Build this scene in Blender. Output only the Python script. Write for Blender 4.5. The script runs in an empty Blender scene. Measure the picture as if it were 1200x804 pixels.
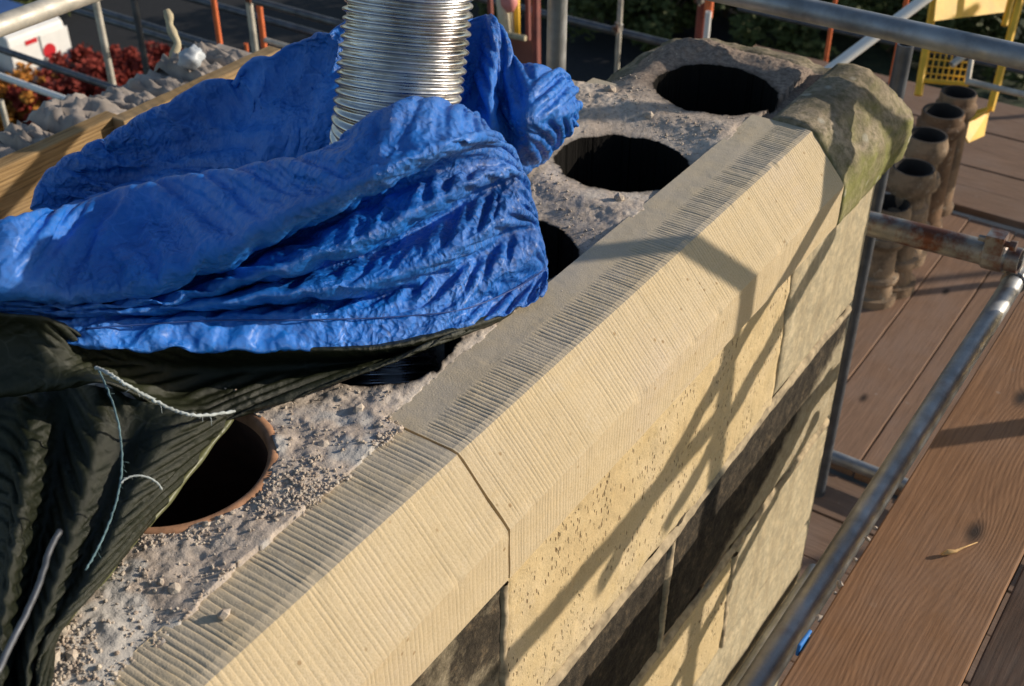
import bpy, math, random
import numpy as np
from mathutils import Vector, Matrix, noise
random.seed(7); rng = np.random.default_rng(7)
scene = bpy.context.scene
C = scene.collection

# ------------------------------------------------------------------ camera
FPX = 1430.0                                   # focal length in pixels of the 1200 px wide photograph
PITCH = math.atan2(1022, 1430); AZ = math.radians(34.3)
fh = np.array([math.cos(AZ), math.sin(AZ), 0.0]); RT = np.array([math.sin(AZ), -math.cos(AZ), 0.0]); ZU = np.array([0, 0, 1.0])
FW = fh * math.cos(PITCH) - ZU * math.sin(PITCH); UP = fh * math.sin(PITCH) + ZU * math.cos(PITCH)
cam = bpy.data.cameras.new('camera'); camo = bpy.data.objects.new('camera', cam); C.objects.link(camo)
M = Matrix.Identity(4)
for i in range(3):
    M[i][0] = RT[i]; M[i][1] = UP[i]; M[i][2] = -FW[i]
camo.matrix_world = M
cam.sensor_width = 23.6; cam.lens = 23.6 * FPX / 1200
cam.clip_start = 0.02; cam.clip_end = 900
cam.dof.use_dof = True; cam.dof.focus_distance = 1.72; cam.dof.aperture_fstop = 5.6
scene.camera = camo

# ------------------------------------------------------------------ light
SUN_EL = math.radians(17.5); SUN_AZ = math.radians(-44)
sv = Vector((math.cos(SUN_AZ) * math.cos(SUN_EL), math.sin(SUN_AZ) * math.cos(SUN_EL), math.sin(SUN_EL)))
world = bpy.data.worlds.new('World'); scene.world = world; world.use_nodes = True
wn = world.node_tree.nodes; wl = world.node_tree.links
sky = wn.new('ShaderNodeTexSky'); sky.sky_type = 'NISHITA'; sky.sun_disc = False
sky.sun_elevation = SUN_EL; sky.sun_rotation = math.pi / 2 - SUN_AZ; sky.dust_density = 0.6
wl.new(sky.outputs[0], wn['Background'].inputs[0]); wn['Background'].inputs[1].default_value = 0.105
sl = bpy.data.lights.new('sun', 'SUN'); sl.energy = 4.2; sl.angle = math.radians(0.53); sl.color = (1.0, 0.885, 0.735)
so = bpy.data.objects.new('sun', sl); C.objects.link(so); so.location = (8, -8, 6)
so.rotation_euler = sv.to_track_quat('Z', 'Y').to_euler()
scene.view_settings.view_transform = 'Standard'; scene.view_settings.look = 'None'
scene.view_settings.exposure = 0.22; scene.view_settings.gamma = 1.0
scene.view_settings.use_curve_mapping = False

# ------------------------------------------------------------------ pixel helpers (photograph pixels give directions only)
def ray(x, y): return FW * FPX + RT * (x - 600) + UP * (402 - y)
def PD(x, y, d): return ray(x, y) * (d / FPX)                 # point at depth d
def onz(x, y, z): r = ray(x, y); return r * (z / r[2])
def onx(x, y, X): r = ray(x, y); return r * (X / r[0])
def ony(x, y, Y): r = ray(x, y); return r * (Y / r[1])

# ------------------------------------------------------------------ scene helpers
def link(name, me, parent=None, mat=None):
    o = bpy.data.objects.new(name, me); C.objects.link(o)
    if parent is not None: o.parent = parent
    if mat is not None and me is not None and len(me.materials) == 0: me.materials.append(mat)
    return o
def tag(o, label, cat, group=None, kind=None):
    o['label'] = label; o['category'] = cat
    if group: o['group'] = group
    if kind: o['kind'] = kind
    return o
def thing(name, label, cat, loc=(0, 0, 0), group=None, rot=(0, 0, 0)):
    o = bpy.data.objects.new(name, None); C.objects.link(o); o.location = loc; o.rotation_euler = rot; o.empty_display_size = .05
    return tag(o, label, cat, group)
def mesh(name, V, F, smooth=False):
    me = bpy.data.meshes.new(name); me.from_pydata([tuple(map(float, v)) for v in V], [], [tuple(map(int, f)) for f in F]); me.update()
    if smooth: me.polygons.foreach_set('use_smooth', [True] * len(me.polygons))
    return me
class MB:
    def __init__(s): s.v = []; s.f = []
    def add(s, V, F):
        n = len(s.v); s.v += [tuple(map(float, p)) for p in V]; s.f += [tuple(i + n for i in f) for f in F]; return s
    def box(s, c, d, rot=None, top=1.0):
        V = []
        for sz in (-1, 1):
            k = top if sz > 0 else 1
            for sx, sy in ((-1, -1), (1, -1), (1, 1), (-1, 1)):
                p = Vector((sx * d[0] / 2 * k, sy * d[1] / 2 * k, sz * d[2] / 2))
                if rot is not None: p = rot @ p
                V.append((p[0] + c[0], p[1] + c[1], p[2] + c[2]))
        return s.add(V, [(3, 2, 1, 0), (4, 5, 6, 7), (0, 1, 5, 4), (1, 2, 6, 5), (2, 3, 7, 6), (3, 0, 4, 7)])
    def tube(s, pts, r, seg=10, cap=True):
        pts = [Vector(p) for p in pts]; n = len(pts); rs = r if hasattr(r, '__len__') else [r] * n
        V = []; F = []
        t0 = (pts[1] - pts[0]).normalized(); a = t0.orthogonal().normalized()
        for i, p in enumerate(pts):
            t = (pts[min(i + 1, n - 1)] - pts[max(i - 1, 0)]).normalized()
            a = (a - t * a.dot(t)).normalized(); b = t.cross(a)
            for k in range(seg):
                w = 2 * math.pi * k / seg; q = p + (a * math.cos(w) + b * math.sin(w)) * rs[i]; V.append(q)
        for i in range(n - 1):
            for k in range(seg):
                F.append((i * seg + k, i * seg + (k + 1) % seg, (i + 1) * seg + (k + 1) % seg, (i + 1) * seg + k))
        if cap: F.append(tuple(range(seg))[::-1]); F.append(tuple((n - 1) * seg + k for k in range(seg)))
        return s.add(V, F)
    def lathe(s, prof, c=(0, 0, 0), seg=32):
        V = []; F = []; n = len(prof)
        for r, z in prof:
            for k in range(seg):
                w = 2 * math.pi * k / seg; V.append((c[0] + r * math.cos(w), c[1] + r * math.sin(w), c[2] + z))
        for i in range(n - 1):
            for k in range(seg): F.append((i * seg + k, i * seg + (k + 1) % seg, (i + 1) * seg + (k + 1) % seg, (i + 1) * seg + k))
        return s.add(V, F)
    def build(s, name, mat, parent=None, smooth=False, bevel=0):
        me = mesh(name, s.v, s.f, smooth); o = link(name, me, parent, mat)
        if bevel:
            m = o.modifiers.new('bevel', 'BEVEL'); m.width = bevel; m.segments = 2; m.limit_method = 'ANGLE'
        return o
def autosmooth(o, ang=40):
    me = o.data; me.polygons.foreach_set('use_smooth', [True] * len(me.polygons))
    try: me.set_sharp_from_angle(angle=math.radians(ang))
    except Exception: pass
def fbm(x, y, z=0.0, o=4): return noise.fractal(Vector((x, y, z)), 0.6, 2.1, o)
def sstep(a, b, x):
    t = min(1, max(0, (x - a) / (b - a))); return t * t * (3 - 2 * t)

# ------------------------------------------------------------------ materials
class Mat:
    def __init__(s, name, rough=.8, metal=0.0, spec=.5):
        s.m = bpy.data.materials.new(name); s.m.use_nodes = True; s.n = s.m.node_tree.nodes; s.l = s.m.node_tree.links
        s.b = s.n['Principled BSDF']; s.b.inputs['Roughness'].default_value = rough; s.b.inputs['Metallic'].default_value = metal
        s.b.inputs['Specular IOR Level'].default_value = spec
        s.co = s.n.new('ShaderNodeTexCoord').outputs['Object']; s.h = None
    def col(s, v): s.put('Base Color', v if not isinstance(v, tuple) else None, v); return s
    def put(s, k, sock, v=None):
        if sock is None: s.b.inputs[k].default_value = (*v, 1) if len(v) == 3 else v
        else: s.l.new(sock, s.b.inputs[k])
    def setv(s, inp, v):
        if hasattr(v, 'is_output') or isinstance(v, bpy.types.NodeSocket): s.l.new(v, inp)
        elif isinstance(v, tuple) and len(v) == 3 and inp.type == 'RGBA': inp.default_value = (*v, 1)
        else: inp.default_value = v
    def map(s, scale=(1, 1, 1), rot=(0, 0, 0), loc=(0, 0, 0), src=None):
        n = s.n.new('ShaderNodeMapping'); n.inputs['Scale'].default_value = scale; n.inputs['Rotation'].default_value = rot; n.inputs['Location'].default_value = loc
        s.l.new(src or s.co, n.inputs['Vector']); return n.outputs[0]
    def noise(s, scale, detail=4, rough=.55, src=None, dist=0):
        n = s.n.new('ShaderNodeTexNoise'); n.inputs['Scale'].default_value = scale; n.inputs['Detail'].default_value = detail
        n.inputs['Roughness'].default_value = rough; n.inputs['Distortion'].default_value = dist; s.l.new(src or s.co, n.inputs['Vector']); return n.outputs[0]
    def voro(s, scale, feat='F1', src=None, rnd=1):
        n = s.n.new('ShaderNodeTexVoronoi'); n.feature = feat; n.inputs['Scale'].default_value = scale; n.inputs['Randomness'].default_value = rnd
        s.l.new(src or s.co, n.inputs['Vector']); return n.outputs['Distance']
    def wave(s, scale, src=None, axis='X', dist=0, prof='SIN'):
        n = s.n.new('ShaderNodeTexWave'); n.bands_direction = axis; n.wave_profile = prof; n.inputs['Scale'].default_value = scale; n.inputs['Distortion'].default_value = dist
        s.l.new(src or s.co, n.inputs['Vector']); return n.outputs['Fac']
    def ramp(s, f, *st):
        n = s.n.new('ShaderNodeValToRGB'); e = n.color_ramp.elements
        while len(e) < len(st): e.new(.5)
        for k, (p, c) in enumerate(st):
            e[k].position = p; e[k].color = (*c, 1) if isinstance(c, tuple) else (c, c, c, 1)
        s.l.new(f, n.inputs[0]); return n.outputs[0]
    def mix(s, f, a, b, mode='MIX'):
        n = s.n.new('ShaderNodeMix'); n.data_type = 'RGBA'; n.blend_type = mode
        s.setv(n.inputs[0], f); s.setv(n.inputs[6], a); s.setv(n.inputs[7], b); return n.outputs[2]
    def math(s, op, a, b=0.0, c=0.0):
        n = s.n.new('ShaderNodeMath'); n.operation = op; s.setv(n.inputs[0], a); s.setv(n.inputs[1], b); s.setv(n.inputs[2], c); return n.outputs[0]
    def bump(s, f, dist, strength=1.0):
        n = s.n.new('ShaderNodeBump'); n.inputs['Distance'].default_value = dist; n.inputs['Strength'].default_value = strength
        s.l.new(f, n.inputs['Height'])
        if s.h is not None: s.l.new(s.h, n.inputs['Normal'])
        s.h = n.outputs[0]; s.l.new(s.h, s.b.inputs['Normal']); return s
    def rand(s):
        n = s.n.new('ShaderNodeObjectInfo'); return n.outputs['Random']
    def attr(s, name):
        n = s.n.new('ShaderNodeAttribute'); n.attribute_name = name; return n.outputs['Fac']
    def sep(s, src=None):
        n = s.n.new('ShaderNodeSeparateXYZ'); s.l.new(src or s.co, n.inputs[0]); return n.outputs

MT = {}
def plain(name, c, rough=.7, metal=0, var=.25, sc=20, spec=.5):
    m = Mat(name, rough, metal, spec); n = m.noise(sc, 5)
    m.col(m.mix(m.ramp(n, (.3, 0.0), (.7, 1.0)), tuple(x * (1 - var) for x in c), tuple(min(1, x * (1 + var)) for x in c)))
    m.bump(m.noise(sc * 4, 3), .002, .3); MT[name] = m.m; return m.m

def mk_sand():
    m = Mat('fresh_sandstone', .92, spec=.2)
    v = m.noise(3.5, 5, .6); fine = m.noise(380, 2, .7); band = m.noise(6, 4, .6, m.map((1, 6, 6), (0, .3, 0)))
    c = m.ramp(v, (.3, (.55, .44, .275)), (.52, (.59, .48, .315)), (.72, (.58, .475, .34)))
    c = m.mix(m.ramp(band, (.45, 0.0), (.75, .5)), c, (.57, .44, .25)); c = m.mix(m.ramp(m.noise(1.7, 4, .6), (.52, 0.0), (.72, .35)), c, (.42, .34, .23)); c = m.mix(m.ramp(m.noise(15, 6, .75), (.60, 0.0), (.74, .4)), c, (.66, .58, .45))
    c = m.mix(m.ramp(fine, (.35, .35), (.6, 0.0)), c, (.40, .29, .15))
    sp = m.voro(26); c = m.mix(m.ramp(sp, (.05, .8), (.09, 0.0)), c, (.30, .20, .10))
    # grime on the upward faces: slurry smeared by the bedding work
    geo = m.n.new('ShaderNodeNewGeometry'); nz = m.sep(geo.outputs['Normal'])[2]
    gr = m.math('MULTIPLY', m.ramp(nz, (.80, 0.0), (.93, 1.0)), m.ramp(m.noise(7, 5, .7), (.32, .25), (.6, .85)))
    c = m.mix(gr, c, (.47, .41, .325))
    m.col(c); m.bump(fine, .0012, .5); m.bump(m.noise(90, 4, .7), .0015, .35); MT['sand'] = m.m
def mk_pitted():
    m = Mat('pitted_sandstone', .95, spec=.15)
    v = m.noise(5, 5, .6); fine = m.noise(300, 3, .7)
    c = m.ramp(v, (.3, (.52, .39, .21)), (.5, (.60, .47, .27)), (.72, (.62, .50, .33)))
    c = m.mix(m.ramp(m.noise(14, 5, .7), (.55, 0.0), (.75, .6)), c, (.60, .44, .2))
    c = m.mix(m.ramp(fine, (.35, .35), (.6, 0.0)), c, (.36, .26, .13))
    pit = m.math('MULTIPLY', m.ramp(m.voro(75, 'F1', m.map((1.8, 1, .75))), (.16, 1.0), (.27, 0.0)), m.ramp(m.noise(10, 3), (.46, 0.0), (.60, 1.0)))
    pit2 = m.math('MULTIPLY', m.ramp(m.voro(38, 'F1', m.map((2.2, 1, .8), loc=(3, 1, 2))), (.12, 1.0), (.2, 0.0)), m.ramp(m.noise(6, 3), (.45, 0.0), (.6, 1.0)))
    pit = m.math('MAXIMUM', pit, pit2); c = m.mix(m.math('MULTIPLY', pit, .8), c, (.15, .09, .045)); m.bump(pit, -.006, .8)
    m.col(c); m.bump(m.noise(60, 5, .7), .004, .6); m.bump(fine, .0012, .5); MT['pitted'] = m.m
def mk_greystone():
    m = Mat('old_grey_sandstone', .95, spec=.15)
    st = m.noise(5, 6, .65, m.map((4, 4, 1.0), (0, .12, 0)))
    c = m.ramp(st, (.25, (.30, .235, .145)), (.48, (.50, .41, .265)), (.7, (.58, .49, .33)))
    c = m.mix(m.ramp(m.noise(40, 5, .7), (.42, .55), (.62, 0.0)), c, (.24, .22, .16))
    m.col(c); m.bump(m.noise(35, 6, .7), .006, .6); m.bump(m.noise(200, 3), .0015, .5); MT['greystone'] = m.m
def mk_soot():
    m = Mat('sooted_sandstone', .95, spec=.2)
    n = m.noise(7, 6, .7); n2 = m.noise(45, 6, .75)
    c = m.ramp(n2, (.35, (.02, .017, .013)), (.55, (.06, .048, .034)), (.72, (.17, .125, .075)))
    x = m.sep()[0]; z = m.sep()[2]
    f = m.math('ADD', n, m.math('MULTIPLY', m.attr('clean_lit'), .9))  # thins the soot and carries the painted sunlit corner
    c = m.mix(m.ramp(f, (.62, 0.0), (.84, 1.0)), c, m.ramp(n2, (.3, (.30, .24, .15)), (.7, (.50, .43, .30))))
    m.col(c); m.bump(n2, .008, .7); m.bump(m.noise(160, 4, .7), .002, .6); MT['soot'] = m.m
def mk_mosscope():
    m = Mat('weathered_cope', .95, spec=.2)
    n = m.noise(9, 6, .65); n2 = m.noise(60, 5, .7)
    c = m.ramp(n, (.3, (.12, .105, .07)), (.5, (.27, .22, .155)), (.7, (.45, .37, .27)))
    c = m.mix(m.ramp(n2, (.35, .8), (.6, 0.0)), c, (.09, .085, .045))
    geo = m.n.new('ShaderNodeNewGeometry'); ny = m.sep(geo.outputs['Normal'])[2]
    c = m.mix(m.math('MULTIPLY', m.ramp(ny, (.3, .75), (.75, 0.0)), m.ramp(m.noise(12, 4), (.35, .3), (.6, 1.0))), c, (.20, .21, .055))
    c = m.mix(m.ramp(m.voro(16), (.12, .5), (.2, 0.0)), c, (.50, .48, .40))
    m.col(c); m.bump(n2, .005, .6); m.bump(m.noise(200, 3), .0015, .5); MT['cope'] = m.m
def mk_mortar():
    m = Mat('lime_mortar', .97, spec=.1)
    n = m.noise(9, 6, .65); n2 = m.noise(110, 5, .7)
    c = m.ramp(n, (.3, (.44, .355, .285)), (.5, (.54, .455, .38)), (.7, (.60, .53, .455)))
    c = m.mix(m.ramp(n2, (.34, .55), (.52, 0.0)), c, (.22, .175, .14))
    c = m.mix(m.ramp(m.noise(240, 2), (.62, 0.0), (.72, .7)), c, (.58, .47, .34))
    c = m.mix(m.attr('smear'), c, (.54, .50, .45))
    c = m.mix(m.attr('old'), c, m.ramp(n2, (.3, (.13, .10, .085)), (.65, (.34, .27, .215))))
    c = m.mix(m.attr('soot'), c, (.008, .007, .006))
    m.col(c); m.bump(n2, .0035, .6); m.bump(m.noise(320, 3, .7), .0012, .6); MT['mortar'] = m.m
def mk_crumb():
    m = Mat('mortar_crumb', .97, spec=.1)
    c = m.ramp(m.noise(70, 3), (.3, (.36, .28, .22)), (.5, (.50, .42, .34)), (.7, (.60, .52, .42)))
    m.col(c); m.bump(m.noise(400, 3), .001, .6); MT['crumb'] = m.m
def mk_tarp(name, cdark, clight, rough, wv):
    m = Mat(name, rough, spec=.42)
    uv = m.n.new('ShaderNodeUVMap').outputs[0]
    n = m.noise(4, 4); c = m.mix(m.ramp(n, (.3, 0.0), (.7, 1.0)), cdark, clight)
    # woven tape grid
    w1 = m.wave(150, uv, 'X'); w2 = m.wave(95, uv, 'Y'); wv_ = m.math('MULTIPLY', w1, w2)
    d1 = m.mix(.05, m.co, m.n_noise_color(14))
    f1 = m.voro(24, 'F1', d1); f2 = m.voro(58, 'F1', m.mix(.03, m.co, m.n_noise_color(30))); f3 = m.voro(130, 'F1', d1)
    mask = m.ramp(m.noise(5, 4, .6), (.42, .30), (.60, 1.0))
    edge = m.ramp(m.voro(30, 'DISTANCE_TO_EDGE', d1), (0.0, 1.0), (.045, 0.0))
    scuff = m.math('MULTIPLY', m.math('MULTIPLY', edge, m.ramp(m.noise(11, 3), (.5, 0.0), (.62, 1.0))), .35)
    dust = m.ramp(m.noise(3, 6, .7), (.48, 0.0), (.75, .09)); c = m.mix(dust, c, (.42, .52, .66)) if 'blue' in name else c
    c = m.mix(m.math('MULTIPLY', scuff, .6), c, tuple(min(1, x * 1.3 + .10) for x in clight))
    m.col(c)
    kb = 1.0 if 'blue' in name else .35
    m.bump(m.math('MULTIPLY', f1, mask), .009 * kb, .6); m.bump(m.math('MULTIPLY', f2, mask), .010 * kb, .75); m.bump(m.math('MULTIPLY', f3, mask), .0045 * kb, .7); m.bump(wv_, .0009, .5 * wv)
    m.b.inputs['Coat Weight'].default_value = .12 if 'blue' in name else 0.0; m.b.inputs['Coat Roughness'].default_value = .3
    MT[name] = m.m
def n_noise_color(s, scale):
    n = s.n.new('ShaderNodeTexNoise'); n.inputs['Scale'].default_value = scale; n.inputs['Detail'].default_value = 2; s.l.new(s.co, n.inputs['Vector']); return n.outputs['Color']
Mat.n_noise_color = n_noise_color
def mk_wood(name, c0, c1, c2, knots, axis='X', rough=.75, worn=.5):
    m = Mat(name, rough, spec=.3)
    if axis == 'Y': src = m.map((1, 1, 1), (0, 0, math.pi / 2))
    else: src = m.co
    d = None
    for (kx, ky) in knots:
        n = m.n.new('ShaderNodeVectorMath'); n.operation = 'DISTANCE'
        sq = m.map((.45, 1, 0), src=src); m.l.new(sq, n.inputs[0]); n.inputs[1].default_value = (kx * .45, ky, 0)
        d = n.outputs['Value'] if d is None else m.math('MINIMUM', d, n.outputs['Value'])
    x, y, z = m.sep(src)
    rnd = m.math('MULTIPLY', m.rand(), 37.0)
    cmb = m.n.new('ShaderNodeCombineXYZ'); m.l.new(m.math('ADD', x, rnd), cmb.inputs[0]); m.l.new(y, cmb.inputs[1]); m.l.new(m.math('ADD', z, rnd), cmb.inputs[2])
    base = cmb.outputs[0]
    low = m.noise(1.0, 3, .5, m.map((1.1, 5, 5), src=base))
    g = m.math('ADD', m.math('MULTIPLY', low, 30.0), m.math('MULTIPLY', y, 250.0))
    if d is not None:
        pull = m.math('DIVIDE', .55, m.math('ADD', d, .03)); g = m.math('ADD', g, pull)
    ring = m.math('SINE', m.math('MULTIPLY', g, 2.6))
    fib = m.noise(1.0, 5, .65, m.map((6, 190, 190), src=base)); blot = m.noise(4.5, 5, .6, base)
    c = m.mix(m.ramp(m.noise(9, 4, .6, m.map((1, 9, 9), src=base)), (.35, 0.0), (.75, .8)), c1, m.ramp(m.math('MULTIPLY_ADD', ring, .5, .5), (.0, c0), (.3, c1), (1.0, c2)))
    c = m.mix(m.ramp(fib, (.35, .55), (.62, 0.0)), c, tuple(q * .5 for q in c0))
    c = m.mix(m.ramp(blot, (.45, 0.0), (.7, worn)), c, (c1[0] * .8 + .05, c1[1] * .85 + .05, c1[2] * .95 + .05))
    c = m.mix(m.ramp(m.noise(3.2, 6, .75, base), (.54, 0.0), (.72, .45)), c, (c1[0] * .6 + .04, c1[1] * .6 + .035, c1[2] * .65 + .03))
    sp = m.math('MULTIPLY', m.ramp(m.voro(21, 'F1', m.mix(.04, base, m.n_noise_color(20))), (.09, 1.0), (.15, 0.0)), m.ramp(m.noise(2.6, 3, .5, base), (.56, 0.0), (.66, .55)))
    c = m.mix(sp, c, (.42, .37, .31))
    if d is not None:
        c = m.mix(m.ramp(d, (.005, 1.0), (.009, .75), (.020, 0.0)), c, (.035, .02, .013))
    m.col(c); m.bump(ring, .0004, .25); m.bump(fib, .0015, .45); m.bump(m.noise(16, 4, .6, base), .003, .3); MT[name] = m.m
def mk_galv(name, c, rough, rust=.0, metal=.85):
    m = Mat(name, rough, metal, .5)
    n = m.noise(14, 5, .6); c1 = m.mix(m.ramp(n, (.35, 0.0), (.65, 1.0)), tuple(x * .6 for x in c), c)
    r = m.ramp(m.noise(9, 6, .7), (.62 - rust * .25, 0.0), (.72 - rust * .2, min(1, rust * 1.6)))
    c1 = m.mix(r, c1, (.16, .055, .03)); m.col(c1)
    m.put('Roughness', m.ramp(m.noise(30, 4), (.3, max(.1, rough - .12)), (.7, min(1, rough + .18))))
    m.bump(m.noise(60, 4), .0008, .4); MT[name] = m.m
def mk_leaf(name, a, b, c):
    m = Mat(name, .7, spec=.3); n = m.noise(1.2, 3); n2 = m.noise(22, 2)
    m.col(m.mix(m.ramp(n2, (.35, 0.0), (.65, .8)), m.ramp(n, (.3, a), (.55, b), (.75, c)), c)); MT[name] = m.m
def mk_pot():
    m = Mat('pot_clay', .92, spec=.2); n = m.noise(7, 6, .7); v = m.rand()
    c = m.mix(v, (.20, .115, .065), (.36, .26, .17))
    c = m.mix(m.ramp(n, (.42, 0.0), (.66, .85)), c, (.045, .035, .028)); c = m.mix(m.ramp(m.noise(30, 5, .7), (.58, 0.0), (.7, .6)), c, (.50, .44, .34))
    m.col(c); m.bump(m.noise(40, 5, .7), .006, .6); MT['pot_clay'] = m.m
mk_sand(); mk_pitted(); mk_greystone(); mk_soot(); mk_mosscope(); mk_mortar(); mk_crumb()
mk_tarp('blue_tarp', (.005, .095, .40), (.014, .22, .80), .36, 1)
mk_tarp('olive_tarp', (.006, .008, .003), (.017, .021, .008), .46, .8); mk_tarp('olive_lit', (.09, .095, .04), (.15, .15, .07), .45, .8)  # second olive is a sunlit copy of the sheet colour, for its edge
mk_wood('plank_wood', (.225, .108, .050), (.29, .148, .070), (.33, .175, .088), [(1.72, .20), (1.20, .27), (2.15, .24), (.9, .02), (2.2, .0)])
mk_wood('plank_dark', (.05, .028, .018), (.085, .046, .028), (.12, .065, .04), [(.9, .0), (1.7, .04)])  # darker brown than the plank beside it
mk_wood('low_plank', (.22, .125, .075), (.29, .17, .105), (.34, .20, .125), [(3.95, 1.0), (4.4, .77), (4.9, .98)])
mk_wood('low_plank_cross', (.15, .09, .06), (.24, .15, .10), (.30, .20, .14), [], 'Y')
mk_wood('pale_timber', (.12, .07, .03), (.36, .23, .10), (.48, .32, .15), [], worn=.9)
mk_galv('galv_tube', (.42, .43, .44), .46, .15, .75); mk_galv('galv_rusty', (.34, .33, .31), .45, .6, .7); mk_galv('galv_pale', (.62, .58, .50), .55, .15, .3)
mk_galv('galv_dark', (.13, .14, .16), .45, .1, .6)
mk_galv('liner_steel', (.74, .74, .75), .27, 0.22, 1.0)
plain('flue_brown', (.075, .036, .022), .95, 0, .5, 12); plain('seam_navy', (.01, .05, .22), .6, 0, .2, 30); plain('pointing', (.38, .30, .19), .95, 0, .45, 45); plain('terracotta', (.42, .215, .115), .95, 0, .5, 26); mk_pot()
plain('yellow_paint', (.78, .46, .035), .55, 0, .2, 9); plain('orange_paint', (.70, .16, .05), .6, 0, .25, 9); plain('red_oxide', (.20, .045, .03), .7, 0, .3, 9)
plain('white_paint', (.78, .77, .74), .35, 0, .06, 3); plain('van_roof_shade', (.04, .10, .30), .3, 0, .1, 3); plain('van_red', (.55, .02, .03), .4, 0, .1, 3)
plain('rubber', (.015, .015, .016), .8); plain('glass_dark', (.02, .025, .03), .1, 0, .1, 3); plain('lamp_red', (.4, .02, .02), .3)
plain('asphalt', (.012, .012, .014), .9, 0, .35, 6); plain('soil_lawn', (.035, .045, .018), .95, 0, .5, 3); plain('slate', (.06, .065, .075), .6, 0, .4, 5)
plain('house_stone', (.26, .21, .15), .9, 0, .3, 2); plain('rubble', (.34, .29, .25), .95, 0, .35, 11); plain('string', (.38, .42, .42), .9, 0, .3, 40)
plain('rope_teal', (.12, .20, .22), .9, 0, .3, 40); plain('bag_white', (.40, .44, .48), .45, 0, .15, 14); plain('bark', (.10, .075, .05), .95, 0, .4, 14); plain('driftwood', (.42, .36, .24), .9, 0, .4, 20)
plain('pink', (.62, .22, .20), .6, 0, .2, 8); plain('cream_plastic', (.62, .56, .42), .5, 0, .15, 8); plain('blue_scrap', (.03, .2, .6), .5, 0, .1, 30)
plain('shaving', (.55, .34, .14), .8, 0, .2, 30); plain('wall_red', (.22, .085, .06), .9, 0, .3, 4)
mk_leaf('leaf_red', (.09, .006, .006), (.17, .014, .010), (.26, .035, .014)); mk_leaf('leaf_green', (.018, .028, .007), (.04, .058, .014), (.085, .095, .022)); mk_leaf('leaf_orange', (.30, .08, .012), (.42, .14, .02), (.5, .26, .04))

# ================================================================== THE SETTING
GZ = -13.5
def sheet(name, x0, x1, y0, y1, z, mat):
    o = MB().add([(x0, y0, z), (x1, y0, z), (x1, y1, z), (x0, y1, z)], [(0, 1, 2, 3)]).build(name, MT[mat]); o['kind'] = 'structure'; return o
sheet('ground', -300, 400, -300, 400, GZ, 'soil_lawn')
road = sheet('road', -40, 200, 14, 36, GZ + .004, 'asphalt')
house = thing('stone_house', 'tall stone house with slate roof below the scaffolded chimney', 'house', (1.5, -1, GZ))
MB().box((0, 0, 4.6), (13, 9, 9.2)).build('wall', MT['house_stone'], house)
rb = MB(); hw, hy, e, rg = 6.7, 4.7, 9.2, 9.9
rb.add([(-hw, -hy, e), (hw, -hy, e), (hw, hy, e), (-hw, hy, e), (-hw, 0, rg), (hw, 0, rg)], [(0, 1, 5, 4), (2, 3, 4, 5), (0, 4, 3), (1, 2, 5), (3, 2, 1, 0)])
rb.build('roof', MT['slate'], house)

# ================================================================== CHIMNEY
XN, XE = -.45, 2.29; YW = .645; YW2 = 1.245; TOP = -1.0; ZB = -3.9
ch = thing('chimney_stack', 'broad sandstone chimney stack with new tooled coping and open flue holes', 'chimney', (.9, .945, ZB))
def cpart(name, V, F, mat, smooth=False):
    me = mesh(name, [(v[0] - .9, v[1] - .945, v[2] - ZB) for v in V], F, smooth); return link(name, me, ch, MT[mat])
# mortar heart of the stack (shows in the joints); top kept below the bed
b = MB().box(((XN + XE) / 2, .945, (ZB - 1.62) / 2), (XE - XN - .03, .57, -1.62 - ZB)); cpart('core', b.v, b.f, 'mortar')

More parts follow.
